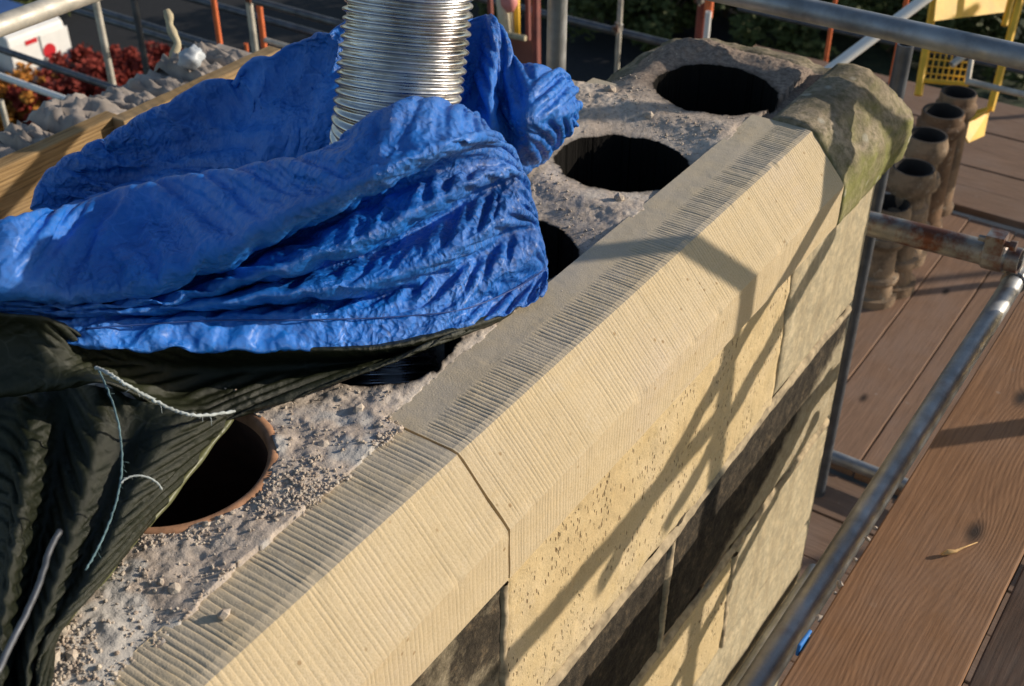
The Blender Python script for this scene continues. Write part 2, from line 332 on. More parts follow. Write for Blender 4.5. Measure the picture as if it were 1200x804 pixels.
# ---- tooled coping stones: real flutes cut across the stone
def coping(x0, x1, pitch, seed, inner, flut_in):
    r = random.Random(seed)
    prof = []                                   # (y, z, flute weight, ny, nz)
    def seg(a, b2, n, w, nrm, last=False):
        for k in range(n + (1 if last else 0)):
            t = k / n; prof.append((a[0] + (b2[0] - a[0]) * t, a[1] + (b2[1] - a[1]) * t, w, *nrm))
    e1 = .0022
    seg((inner, TOP - .07), (inner, TOP), 2, 0, (1, 0))
    seg((inner, TOP), (flut_in, TOP), 6, 0, (0, 1))
    seg((flut_in, TOP), (.712 + e1, TOP), 8, .85, (0, 1))
    cn = (-.76, .65)
    seg((.712 - e1 * .4, TOP - e1), (.6345 + e1 * .4, -1.088), 10, .55, cn)
    seg((.633, -1.092), (.633, -1.178), 8, .42, (-1, 0))
    seg((.634, -1.18), (.70, -1.18), 2, 0, (0, -1), True)
    xs = []; ph = []
    x = x0 + .002; k = 0; edges = [x0 + .002]
    while x < x1 - .002:
        x = min(x + pitch * r.uniform(.76, 1.24), x1 - .002); edges.append(x)
    if edges[-1] - edges[-2] < pitch * .5: edges.pop(-2)
    xs = [x0]; dep = [0.0]; idx = [0]
    wob = []
    for i in range(len(edges) - 1):
        a, c2 = edges[i], edges[i + 1]; am = r.choice((.45, .7, .9, 1.0, 1.1, 1.3))
        for t, dd in ((0, 1.0), (.16, .55), (.34, .1), (.55, 0), (.75, .12), (.9, .6)):
            xs.append(a + (c2 - a) * t); dep.append(dd * am); idx.append(i)
    xs.append(x1 - .0001); dep.append(0.0); idx.append(len(edges))
    V = []; F = []; n = len(prof)
    for x, dd, ii in zip(xs, dep, idx):
        for (y, z, w, ny, nz) in prof:
            g = .0011 * dd * w
            ww = .0012 * fbm(x * 3 + seed, y * 9, z * 9, 3) + .0004 * fbm(x * 40, y * 40 + seed, z * 40, 2)
            sh = .0022 * w * noise.noise(Vector((ii * 3.1, y * 22, z * 22)))
            near = max(0, 1 - math.hypot(y - .712, z - TOP) / .006) + max(0, 1 - math.hypot(y - .633, z + 1.09) / .006)
            chip = near * .0035 * max(0, noise.noise(Vector((x * 34, seed * 3, y * 20))) - .25) * 3; g += chip
            V.append((x + sh, y - ny * g + ny * ww, z - nz * g + nz * ww))
    m = len(xs)
    for i in range(m - 1):
        for k in range(n - 1): F.append((i * n + k, (i + 1) * n + k, (i + 1) * n + k + 1, i * n + k + 1))
    F.append(tuple(range(n))); F.append(tuple((m - 1) * n + k for k in range(n))[::-1])
    return V, F
V, F = coping(XN, .9205, .0088, 1, .803, .802); cpart('coping_stone', V, F, 'sand')
V, F = coping(.9245, 2.035, .0070, 2, .832, .770); cpart('coping_stone', V, F, 'sand')
# plain coping on the far side, mostly under the sheeting
b = MB(); pr = [(1.09, -1.07), (1.09, TOP - .004), (1.178, TOP - .004), (1.256, -1.09), (1.256, -1.18), (1.19, -1.18)]
for x0, x1 in ((XN, .70), (.705, 2.02)):
    b = MB(); n = len(pr); b.add([(x, y, z) for x in (x0, x1) for y, z in pr], [(k, k + 1, n + k + 1, n + k) for k in range(n - 1)] + [tuple(range(n))[::-1], tuple(range(n, 2 * n))])
    cpart('coping_stone', b.v, b.f, 'sand')

# ---- wall stones
def wall_stone(x0, x1, z0, z1, mat, amp, seed, pits=0, clean_lit=None, face='S', y=YW, res=.008):
    g = .002; x0 += g; x1 -= g; z0 += g; z1 -= g
    nx = max(4, int((x1 - x0) / res)); nz = max(4, int((z1 - z0) / res)); V = []; F = []; A = []; B = []
    pc = [(random.Random(seed * 977 + k).uniform(x0, x1), random.Random(seed * 977 + k + .5).uniform(z0, z1), random.Random(seed * 31 + k).uniform(.003, .006)) for k in range(pits)]
    grid = {}
    for k, p in enumerate(pc): grid.setdefault((int(p[0] / .04), int(p[1] / .04)), []).append(p)
    for i in range(nx + 1):
        for k in range(nz + 1):
            x = x0 + (x1 - x0) * i / nx; z = z0 + (z1 - z0) * k / nz
            ed = min(x - x0, x1 - x, z - z0, z1 - z); rnd = .0045 * (1 - sstep(0, .014, ed + .004 * fbm(x * 30, z * 30, seed, 2)))
            d = amp * fbm(x * 9 + seed, z * 9, 0, 5) - rnd; pit = 0
            gx, gz = int(x / .04), int(z / .04)
            for ax in (gx - 1, gx, gx + 1):
                for az in (gz - 1, gz, gz + 1):
                    for px, pz, pr_ in grid.get((ax, az), ()):
                        q = math.hypot((x - px) * 1.7, z - pz) / pr_
                        if q < 1.3: w = 1 - sstep(.4, 1.3, q); d -= .006 * w; pit = max(pit, w)
            V.append((x, y - d, z)); A.append(pit); B.append(clean_lit(x, z) if clean_lit else 0.0)
    for i in range(nx):
        for k in range(nz): F.append((i * (nz + 1) + k, (i + 1) * (nz + 1) + k, (i + 1) * (nz + 1) + k + 1, i * (nz + 1) + k + 1))
    # sides back into the wall
    ring = [i * (nz + 1) for i in range(nx + 1)] + [nx * (nz + 1) + k for k in range(1, nz + 1)] + [i * (nz + 1) + nz for i in range(nx - 1, -1, -1)] + [k for k in range(nz - 1, 0, -1)]
    n0 = len(V)
    for q in ring: V.append((V[q][0], y + .08, V[q][2])); A.append(0); B.append(0)
    L = len(ring)
    for q in range(L): F.append((ring[(q + 1) % L], ring[q], n0 + q, n0 + (q + 1) % L))
    F.append(tuple(range(n0, n0 + L)))
    o = cpart('wall_stone', V, F, mat, True)
    for nm, arr in (('pit', A), ('clean_lit', B)):
        at = o.data.attributes.new(nm, 'FLOAT', 'POINT'); at.data.foreach_set('value', [float(q) for q in arr])
    return o
lit_corner = lambda x, z: sstep(-.03, .10, (x - 1.80) * .42 - (z + 1.74)) * .75 - .05  # real soot, with sunlit lower right corner painted paler along the deck shadow
wall_stone(XN, .926, -1.545, -1.184, 'soot', .004, 3, clean_lit=lambda x, z: .16)
wall_stone(.926, 1.87, -1.535, -1.184, 'pitted', .0035, 4, pits=60, res=.007)
wall_stone(1.87, XE, -1.50, -1.184, 'greystone', .002, 5)
wall_stone(.55, 1.445, -1.835, -1.548, 'soot', .0035, 6, clean_lit=lambda x, z: -.1)
wall_stone(1.463, XE, -1.82, -1.515, 'soot', .0035, 7, clean_lit=lit_corner)
wall_stone(XN, .55, -1.835, -1.548, 'soot', .0035, 8)
wall_stone(XN, 1.02, -2.16, -1.848, 'greystone', .0022, 9)
wall_stone(1.02, 1.78, -2.16, -1.855, 'pitted', .0025, 10, pits=160)
wall_stone(1.78, XE, -2.16, -1.842, 'greystone', .0022, 11)
wall_stone(XN, 1.5, -2.5, -2.165, 'greystone', .0022, 12); wall_stone(1.5, XE, -2.5, -2.165, 'greystone', .0022, 13)
wall_stone(XN, 1.0, -2.9, -2.505, 'greystone', .0022, 14, res=.015); wall_stone(1.0, XE, -2.9, -2.505, 'greystone', .0022, 15, res=.015)
# uneven mortar squeezed over the bed and perpend joints
def smear(pts, w, seed):
    V = []; F = []; n = 120
    P = [Vector((p[0], 0, p[1])) for p in pts]; L = [0]
    for a, c2 in zip(P, P[1:]): L.append(L[-1] + (c2 - a).length)
    for i in range(n):
        s = L[-1] * i / (n - 1); k = max(q for q in range(len(L) - 1) if L[q] <= s + 1e-9); t = (s - L[k]) / (L[k + 1] - L[k])
        p = P[k].lerp(P[k + 1], t); d = (P[k + 1] - P[k]).normalized(); nr = Vector((-d.z, 0, d.x))
        for j, q in enumerate((-1, -.6, 0, .6, 1)):
            ww = w * (1.1 + .6 * fbm(s * 9 + seed, q * 2, seed, 4)); h = (0, .0068, .0085, .0068, 0)[j] + .0015 * fbm(s * 26, q * 3, seed, 4)
            v = p + nr * q * ww; V.append((v.x + .004 * fbm(s * 14, 3, seed, 3) * abs(nr.x), YW + .004 - h, v.z + .002 * fbm(s * 7, 1, seed, 3)))
    for i in range(n - 1):
        for j in range(4): F.append((i * 5 + j, i * 5 + j + 1, i * 5 + j + 6, i * 5 + j + 5))
    o = cpart('mortar_joint', V, F, 'pointing', True)
    return o
smear([(1.454, -1.55), (1.450, -1.63), (1.447, -1.75), (1.44, -1.84)], .010, 1)
smear([(.9, -1.842), (1.3, -1.838), (1.46, -1.842), (1.62, -1.842), (1.9, -1.832), (2.27, -1.828)], .011, 2)
smear([(.95, -1.541), (1.4, -1.545), (1.86, -1.512), (2.27, -1.508)], .012, 3)
smear([(.928, -1.2), (.925, -1.35), (.93, -1.53)], .007, 4)
smear([(1.78, -1.86), (1.77, -2.0), (1.785, -2.15)], .010, 5)
# far end wall and back wall of the stack
for (nm, c, d) in (('wall_face', (XE + .004, .945, -2.55), (.03, .585, 2.72)), ('wall_face', (.92, 1.238, -2.55), (2.70, .03, 2.72))):
    b = MB().box(c, d); cpart(nm, b.v, b.f, 'greystone')

# ---- bed of mortar over the top, dished to the flue holes
HOLES = [(.708, .99, .1165), (1.06, .945, .112), (1.37, .945, .112), (1.735, .945, .117), (2.105, .945, .118)]
def hole_r(k, a):
    r = HOLES[k][2]; 
    if k == 0: return r
    return r * (1 + .03 * math.sin(a * 2 + k) + .05 * fbm(math.cos(a) * 2.2 + k * 7, math.sin(a) * 2.2, k, 4))
def top_z(x, y):
    z = TOP + .004 + .006 * fbm(x * 7, y * 7, 1, 3)
    rough = sstep(.80, .84, y)
    z += (.0028 * fbm(x * 38, y * 38, 3, 4) + .0016 * noise.noise(Vector((x * 130, y * 130, 2)))) * (.45 + .55 * rough)
    if x > .92 : z -= .004 * (1 - sstep(.82, .85, y))
    # rounded old end
    if x > 1.95:
        z += .012 * sstep(1.95, 2.2, x) + .006 * fbm(x * 12, y * 12, 9, 4) * sstep(1.95, 2.15, x)
        z -= .11 * sstep(1.95, 2.1, x) * max(0, (y - 1.075) / .135) ** 2 + .10 * max(0, (x - 2.265) / .125) ** 2
    zs = TOP + .005 + .005 * fbm(x * 6, y * 6, 1, 3) + (.008 * sstep(1.95, 2.2, x))
    for k, (hx, hy_, hr) in enumerate(HOLES):
        if k == 0: continue
        dx, dy = x - hx, y - hy_; rho = math.hypot(dx, dy)
        if k >= 2 and rho < .24: q = (1 - sstep(hr + .02, hr + .09, rho)) * .75; z = z * (1 - q) + zs * q
        if rho < .30:
            a = math.atan2(dy, dx); r = hole_r(k, a)
            wide = r + (.085 if k >= 2 else .05) * (1 + .45 * math.cos(a + .75))
            if k >= 2: z -= .017 * (1 - sstep(r - .01, wide, rho)) * (.75 + .4 * math.cos(a + .6))
    return z
nx, ny = 680, 160; x0, x1, y0, y1 = XN, 2.39, .785, 1.21
V = []; F = []; soot = []; smr = []; old = []
for i in range(nx + 1):
    for k in range(ny + 1):
        x = x0 + (x1 - x0) * i / nx; y = y0 + (y1 - y0) * k / ny
        st = 0.0; deep = 0.0
        for q, (hx, hy_, hr) in enumerate(HOLES):
            dx, dy = x - hx, y - hy_; rho = math.hypot(dx, dy)
            if rho < .2:
                a = math.atan2(dy, dx); r = hole_r(q, a) + (.009 + .004 * noise.noise(Vector((math.cos(a) * 3, math.sin(a) * 3, 4))) if q == 0 else 0)
                if abs(rho - r) < .0028: x = hx + math.cos(a) * r; y = hy_ + math.sin(a) * r; rho = r
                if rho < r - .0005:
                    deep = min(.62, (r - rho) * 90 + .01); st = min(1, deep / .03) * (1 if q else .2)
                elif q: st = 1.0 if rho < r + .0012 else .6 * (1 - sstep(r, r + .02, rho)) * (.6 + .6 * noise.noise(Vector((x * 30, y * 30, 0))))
        z = top_z(x, y) - deep
        # on the second stone the bare slab is left clear of mortar until its ragged edge
        if x > .925:
            edge = .832 + .010 * fbm(x * 8, 0, 5, 4) - .030 * sstep(1.24, 1.30, x) * (1 - sstep(1.40, 1.46, x)) * (.5 + .8 * fbm(x * 30, y * 10, 2, 3))
            if y < edge - .006: z = min(z, TOP - .02)
            elif y < edge: z = min(z, TOP + .0005)
        else:
            edge = .800 - .035 * sstep(.58, .40, x) * (1 + fbm(x * 12, 1, 5, 3)) + .006 * fbm(x * 10, 0, 5, 4)
            if y < edge - .004: z = min(z, TOP - .02)
        V.append((x, y, z)); soot.append(st)
        smr.append(max(0, sstep(.1, .3, fbm(x * 9, y * 9, 12, 3))) * (1 if x < .95 else .35) * (1 - sstep(.90, .98, y)))
        old.append(sstep(1.9, 2.12, x + .05 * fbm(x * 9, y * 9, 4, 3)))
for i in range(nx):
    for k in range(ny): F.append((i * (ny + 1) + k, (i + 1) * (ny + 1) + k, (i + 1) * (ny + 1) + k + 1, i * (ny + 1) + k + 1))
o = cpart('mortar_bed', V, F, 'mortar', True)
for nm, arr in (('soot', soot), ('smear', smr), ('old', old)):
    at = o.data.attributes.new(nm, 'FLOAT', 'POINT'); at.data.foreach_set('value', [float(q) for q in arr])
# clay flue liner set flush in the near hole
hx, hy_, hr = HOLES[0]
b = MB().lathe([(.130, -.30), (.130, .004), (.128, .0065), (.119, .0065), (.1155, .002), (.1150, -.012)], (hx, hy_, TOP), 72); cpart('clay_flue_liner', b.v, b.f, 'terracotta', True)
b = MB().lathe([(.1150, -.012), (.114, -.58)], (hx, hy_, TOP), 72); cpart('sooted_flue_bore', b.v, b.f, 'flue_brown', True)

# ---- old weathered end cope, wrapping the far end of the stack
def end_cope():
    # sections swept round the end: parameter s runs along the right side, round the end, to the left side
    V = []; F = []; path = []
    for t in np.linspace(0, 1, 26): path.append((2.036 + .25 * t, 0, -90))
    c = (2.286, .11)
    P = []
    xa, xb = 2.037, 2.415; ya, yb = .712, 1.178; rc = .06
    line = []
    for t in np.linspace(0, 1, 22): line.append((xa + (xb - rc - xa) * t, ya, 0, -1))
    for a in np.linspace(-90, 0, 12)[1:]: line.append((xb - rc + rc * math.cos(math.radians(a)), ya + rc + rc * math.sin(math.radians(a)), math.cos(math.radians(a)), math.sin(math.radians(a))))
    for t in np.linspace(0, 1, 26)[1:]: line.append((xb, ya + rc + (yb - ya - 2 * rc) * t, 1, 0))
    for a in np.linspace(0, 90, 12)[1:]: line.append((xb - rc + rc * math.cos(math.radians(a)), yb - rc + rc * math.sin(math.radians(a)), math.cos(math.radians(a)), math.sin(math.radians(a))))
    for t in np.linspace(0, 1, 22)[1:]: line.append((xb - rc - (xb - rc - 2.026) * t, yb, 0, 1))
    prof = []
    raw = [(-.088, -.06), (-.080, .002), (-.045, .010), (-.012, .006), (.012, -.008), (.04, -.042), (.069, -.078), (.080, -.098), (.082, -.14), (.078, -.182), (.06, -.19), (-.02, -.19)]
    for (a0, b0), (a1, b1) in zip(raw, raw[1:]):
        for k in range(4): prof.append((a0 + (a1 - a0) * k / 4, b0 + (b1 - b0) * k / 4))
    prof.append(raw[-1]); n = len(prof)
    for i, (x, y, nx_, ny_) in enumerate(line):
        w = sstep(0, .05, x - 2.036) if ny_ < -.5 and i < 22 else 1
        end = max(0.0, nx_)
        for j, (a, zz) in enumerate(prof):
            f = fbm(x * 11, y * 11, zz * 11, 5); g = fbm(x * 40, y * 40, zz * 40, 3)
            dsp = (.007 * f + .002 * g) * (.25 + .75 * w) * (1 if a > -.1 else .3)
            oo = a + .03 * end * sstep(-.02, .07, a) + dsp
            V.append((x + nx_ * oo, y + ny_ * oo, TOP + zz - (.035 * max(0, nx_) + .03 * max(0, ny_)) * (1 if a < .05 else .6) + (.007 * f + .002 * g) * w))
    m = len(line)
    for i in range(m - 1):
        for j in range(n - 1): F.append((i * n + j, i * n + j + 1, (i + 1) * n + j + 1, (i + 1) * n + j))
    F.append(tuple(range(n))[::-1]); F.append(tuple((m - 1) * n + j for j in range(n)))
    o = cpart('end_cope', V, F, 'cope', True); o['label'] = 'old weathered greenish cope rounding the end of the stack'
end_cope()

# ---- loose crumbs of old mortar on the bed
def lump(mb, p, r, rr):
    ico = [(0, 0, 1), (.89, 0, .45), (.28, .85, .45), (-.72, .53, .45), (-.72, -.53, .45), (.28, -.85, .45), (.72, .53, -.45), (-.28, .85, -.45), (-.89, 0, -.45), (-.28, -.85, -.45), (.72, -.53, -.45), (0, 0, -1)]
    fc = [(0, 1, 2), (0, 2, 3), (0, 3, 4), (0, 4, 5), (0, 5, 1), (1, 6, 2), (2, 7, 3), (3, 8, 4), (4, 9, 5), (5, 10, 1), (2, 6, 7), (3, 7, 8), (4, 8, 9), (5, 9, 10), (1, 10, 6), (11, 7, 6), (11, 8, 7), (11, 9, 8), (11, 10, 9), (11, 6, 10)]
    q = Matrix.Rotation(rr.uniform(0, 6.28), 3, Vector((rr.gauss(0, 1), rr.gauss(0, 1), rr.gauss(0, 1))).normalized()); s = (rr.uniform(.7, 1.3), rr.uniform(.7, 1.2), rr.uniform(.5, .9))
    mb.add([Vector(p) + q @ Vector((v[0] * s[0] * r, v[1] * s[1] * r, v[2] * s[2] * r)) * rr.uniform(.8, 1.15) for v in ico], fc)
rr = random.Random(5); mb = MB(); cnt = 0
while cnt < 5200:
    k = rr.random()
    if k < .80: x = rr.uniform(.22, .99); y = rr.uniform(.79, 1.10)
    else:
        x = rr.uniform(1.2, 2.2); y = rr.uniform(.82, 1.15)
        if rr.random() < .5: continue
    if any(math.hypot(x - h[0], y - h[1]) < h[2] + .014 for h in HOLES): continue
    den = .03 + 1.6 * max(0, fbm(x * 6, y * 6, 20, 3) + .08)
    if x < .93 and y < .835 - .10 * (x - .35): den *= .35
    if x > .93 and y < .845: den *= .05
    if rr.random() > den: continue
    r = rr.choice((.0009, .0012, .0016, .002, .0022, .003)) * rr.uniform(.7, 1.2)
    if rr.random() < .03: r *= 1.8
    lump(mb, (x, y, top_z(x, y) + r * .35), r, rr); cnt += 1
o = mb.build('mortar_crumbs', MT['crumb']); tag(o, 'loose crumbs of old lime mortar littering the chimney top', 'rubble', kind='stuff')
# larger fragments
for i, (px, py, r) in enumerate(((205, 690, .008), (85, 768, .010), (62, 775, .012), (70, 742, .009), (262, 720, .007), (150, 690, .006), (340, 560, .007), (380, 520, .008), (420, 480, .009), (760, 135, .010), (715, 105, .012), (690, 112, .009), (725, 232, .010))):
    p = onz(px, py, TOP + .004); mb = MB(); lump(mb, (0, 0, 0), r, rr)
    o = mb.build('mortar_lump', MT['crumb']); o.location = p
    tag(o, 'thumb sized lump of broken mortar lying among the crumbs on the chimney top', 'rubble', 'mortar lumps on the chimney top')

# ================================================================== FLUE LINER
def liner():
    A = PD(458, 218, 1.755); B = PD(462, 155, 1.66); D = PD(480, -5, 1.60)
    P0 = np.array([1.11, .99, -1.18])
    ctrl = [P0, P0 + (A - P0) * .5 + np.array([.06, .045, 0]), A, B, D, D + (D - B) * 1.5 + np.array([0, 0, .05])]
    # dense centre line
    pts = []
    cc = [2 * np.array(ctrl[0]) - ctrl[1]] + ctrl + [2 * np.array(ctrl[-1]) - ctrl[-2]]
    for i in range(1, len(cc) - 2):
        for t in np.linspace(0, 1, 80, endpoint=False):
            p0, p1, p2, p3 = cc[i - 1], cc[i], cc[i + 1], cc[i + 2]
            pts.append(.5 * ((2 * p1) + (-p0 + p2) * t + (2 * p0 - 5 * p1 + 4 * p2 - p3) * t * t + (-p0 + 3 * p1 - 3 * p2 + p3) * t ** 3))
    pts = np.array(pts); L = np.concatenate([[0], np.cumsum(np.linalg.norm(np.diff(pts, axis=0), axis=1))])
    ns = 620; S = np.linspace(0, L[-1], ns); Q = np.stack([np.interp(S, L, pts[:, k]) for k in range(3)], 1)
    seg = 96; V = []; F = []; R0 = .0825; a = Vector((1, 0, 0)); pitch = .0120
    for i in range(ns):
        t = Vector(Q[min(i + 1, ns - 1)] - Q[max(i - 1, 0)]).normalized(); a = (a - t * a.dot(t)).normalized(); b2 = t.cross(a)
        for k in range(seg):
            w = 2 * math.pi * k / seg; ph = S[i] / pitch - k / seg * 2 + .16 * noise.noise(Vector((math.cos(w), math.sin(w), S[i] * 9)))
            c = math.cos(2 * math.pi * ph); rad = R0 + .0030 * (abs(c) ** .6 * (1 if c > 0 else -1)) + .0007 * math.cos(math.pi * ph)
            rad += .0016 * noise.noise(Vector((math.cos(w) * 2.2, math.sin(w) * 2.2, S[i] * 16)))
            V.append(Vector(Q[i]) + (a * math.cos(w) + b2 * math.sin(w)) * rad)
    for i in range(ns - 1):
        for k in range(seg):
            F.append((i * seg + k, i * seg + (k + 1) % seg, (i + 1) * seg + (k + 1) % seg, (i + 1) * seg + k))
    o = link('flue_liner', mesh('flue_liner', V, F, True), None, MT['liner_steel'])
    tag(o, 'shiny corrugated steel flexible flue liner rising out of the blue tarpaulin', 'flue liner')
liner()

# ================================================================== TARPAULINS
def catmull(P, n):
    P = np.asarray(P, float); k = len(P); t = np.linspace(0, k - 1, n); i = np.minimum(t.astype(int), k - 2); f = (t - i)[:, None]
    E = np.concatenate([[2 * P[0] - P[1]], P, [2 * P[-1] - P[-2]]]); sh = (-1,) + (1,) * (P.ndim - 1); f = (t - i).reshape(sh)
    p0, p1, p2, p3 = E[i], E[i + 1], E[i + 2], E[i + 3]
    return .5 * (2 * p1 + (p2 - p0) * f + (2 * p0 - 5 * p1 + 4 * p2 - p3) * f ** 2 + (3 * p1 - p0 - 3 * p2 + p3) * f ** 3)
def relax(G, su, sv, iters=140, anchor=.012, bend=.10, seed=1, amp=.004):
    # the sheet is cut a little larger than the space it is laid in and settles into buckles and creases (position based cloth)
    nu, nv, _ = G.shape; r = np.random.default_rng(seed)
    du = np.gradient(G, axis=0); dv = np.gradient(G, axis=1); N = np.cross(du, dv); N /= np.linalg.norm(N, axis=2, keepdims=True) + 1e-9
    z = r.normal(size=(nu // 5 + 3, nv // 5 + 3)); iu = np.linspace(0, z.shape[0] - 1.001, nu); iv = np.linspace(0, z.shape[1] - 1.001, nv)
    a = iu.astype(int); b = iv.astype(int); fu = (iu - a)[:, None]; fv = (iv - b)[None, :]
    zz = z[a][:, b] * (1 - fu) * (1 - fv) + z[a + 1][:, b] * fu * (1 - fv) + z[a][:, b + 1] * (1 - fu) * fv + z[a + 1][:, b + 1] * fu * fv
    X = G + N * (zz * amp)[..., None]
    L = lambda A, B: np.linalg.norm(A - B, axis=2)
    def field(c):
        z = r.uniform(0, 2.0, size=(nu // c + 3, nv // c + 3)); a = np.linspace(0, z.shape[0] - 1.001, nu); b = np.linspace(0, z.shape[1] - 1.001, nv)
        i = a.astype(int); j = b.astype(int); p = (a - i)[:, None]; q = (b - j)[None, :]
        return z[i][:, j] * (1 - p) * (1 - q) + z[i + 1][:, j] * p * (1 - q) + z[i][:, j + 1] * (1 - p) * q + z[i + 1][:, j + 1] * p * q
    fs = field(28) * (.4 + .6 * field(12))
    Lu = L(G[1:], G[:-1]) * (1 + (su - 1) * fs[1:]); Lv = L(G[:, 1:], G[:, :-1]) * (1 + (sv - 1) * fs[:, 1:])
    Ld = np.sqrt(((Lu[:, :-1] + Lu[:, 1:]) / 2) ** 2 + ((Lv[:-1] + Lv[1:]) / 2) ** 2)
    cu = np.concatenate([np.zeros((1, nv)), np.cumsum(Lu, 0)]); cv = np.concatenate([np.zeros((nu, 1)), np.cumsum(Lv, 1)], 1)
    def solve(A, B, rest, k):
        d = B - A; l = np.linalg.norm(d, axis=2, keepdims=True) + 1e-12; c = d * (k * .5 * (l - rest[..., None]) / l); return c
    for it in range(iters):
        for o in (0, 1):
            c = solve(X[o:-1:2], X[o + 1::2], Lu[o::2], 1); m = c.shape[0]; X[o:o + 2 * m:2] += c; X[o + 1:o + 1 + 2 * m:2] -= c
            c = solve(X[:, o:-1:2], X[:, o + 1::2], Lv[:, o::2], 1); m = c.shape[1]; X[:, o:o + 2 * m:2] += c; X[:, o + 1:o + 1 + 2 * m:2] -= c
        for o in (0, 1):
            c = solve(X[o:-1:2, :-1], X[o + 1::2, 1:], Ld[o::2], .35); m = c.shape[0]; X[o:o + 2 * m:2, :-1] += c; X[o + 1:o + 1 + 2 * m:2, 1:] -= c
            c = solve(X[o:-1:2, 1:], X[o + 1::2, :-1], Ld[o::2], .35); m = c.shape[0]; X[o:o + 2 * m:2, 1:] += c; X[o + 1:o + 1 + 2 * m:2, :-1] -= c
        for st, kb in ((2, bend), (4, bend * 1.1), (7, bend * .5)):
            # stiff film: it resists folding tighter than a few cells, but gives way in places
            A = X[:-st]; B = X[st:]; rest = np.minimum(cu[st:] - cu[:-st], np.linalg.norm(B - A, axis=2) * 1.03); c = solve(A, B, rest, kb); X[:-st] += c * .5; X[st:] -= c * .5
            A = X[:, :-st]; B = X[:, st:]; rest = np.minimum(cv[:, st:] - cv[:, :-st], np.linalg.norm(B - A, axis=2) * 1.03); c = solve(A, B, rest, kb); X[:, :-st] += c * .5; X[:, st:] -= c * .5
        X += anchor * (G - X)
    return X
def cloth(name, rows, nu, nv, mat, parent, disp, thick=.0012, uvs=(1, 1), rel=None, up=2):
    G = np.array([[PD(*q) for q in r] for r in rows])            # rows x stations x 3
    G = catmull(G, nv); G = catmull(G.transpose(1, 0, 2), nu)     # nu x nv
    if rel:
        G = relax(G, **rel); nu, nv = nu * up - up + 1, nv * up - up + 1
        G = catmull(catmull(G, nu).transpose(1, 0, 2), nv).transpose(1, 0, 2)
    du = np.gradient(G, axis=0); dv = np.gradient(G, axis=1); N = np.cross(du, dv); N /= np.linalg.norm(N, axis=2, keepdims=True) + 1e-9
    view = -G / np.linalg.norm(G, axis=2, keepdims=True)
    if np.mean((N * view).sum(2)) < 0: N = -N
    V = []; F = []
    for i in range(nu):
        for k in range(nv):
            p = G[i, k]; V.append(p + N[i, k] * disp(p, i / (nu - 1), k / (nv - 1)))
    for i in range(nu - 1):
        for k in range(nv - 1): F.append((i * nv + k, (i + 1) * nv + k, (i + 1) * nv + k + 1, i * nv + k + 1))
    me = mesh(name, V, F, True)
    uvl = me.uv_layers.new(name='UVMap'); vi = np.zeros(len(me.loops), int); me.loops.foreach_get('vertex_index', vi)
    uv = np.stack([vi // nv / (nu - 1) * uvs[0], vi % nv / (nv - 1) * uvs[1]], 1).astype(np.float32); uvl.data.foreach_set('uv', uv.ravel())
    o = link(name, me, parent, MT[mat]); m = o.modifiers.new('thick', 'SOLIDIFY'); m.thickness = thick; m.offset = -1
    return o
def crinkle(p, s=1.0):
    v = Vector(p)
    r = 1 - abs(noise.noise(v * 34)) * 2; r2 = 1 - abs(noise.noise(v * 75 + Vector((3, 1, 2)))) * 2
    w = v + noise.noise_vector(v * 9) * .012
    f = noise.voronoi(w * 21)[0][0]; f2 = noise.voronoi(w * 47)[0][0]; msk = .35 + .65 * sstep(-.25, .25, noise.noise(v * 6 + Vector((7, 7, 7))))
    return s * msk * (.013 * (f - .4) + .006 * (f2 - .4)) + s * (.0045 * noise.noise(v * 13) + .0024 * r + .0013 * r2 + .0012 * noise.noise(v * 150))
_cr = random.Random(11); CREASE = []
for _f, _a in ((16, .0012), (27, .0010), (38, .0008), (55, .0006), (75, .0005)):
    for _k in range(2):
        _v = Vector((_cr.gauss(0, 1), _cr.gauss(0, 1), _cr.gauss(0, 1))).normalized(); CREASE.append((_v.x, _v.y, _v.z, _f, _a))
def fine(p):
    v = Vector(p); o = .0005 * noise.noise(v * 140)
    for k, (dx, dy, dz, f, a) in enumerate(CREASE):
        m = noise.noise(v * 5.5 + Vector((k * 3.7, k, -k))) + .12
        if m > 0:
            t = (v.x * dx + v.y * dy + v.z * dz) * f + .35 * noise.noise(v * 7 + Vector((k, 0, 0))); t -= math.floor(t)
            o += a * min(1, m * 4) * (abs(t - .5) * 2 - .5)
    return o
blue = thing('blue_tarpaulin', 'crumpled shiny blue tarpaulin gathered round the steel flue liner', 'tarpaulin', tuple(onz(420, 395, TOP)))
blue_inv = Matrix.Translation(-Vector(blue.location))
def under(o, par):
    o.matrix_parent_inverse = Matrix.Translation(-Vector(par.location)); return o
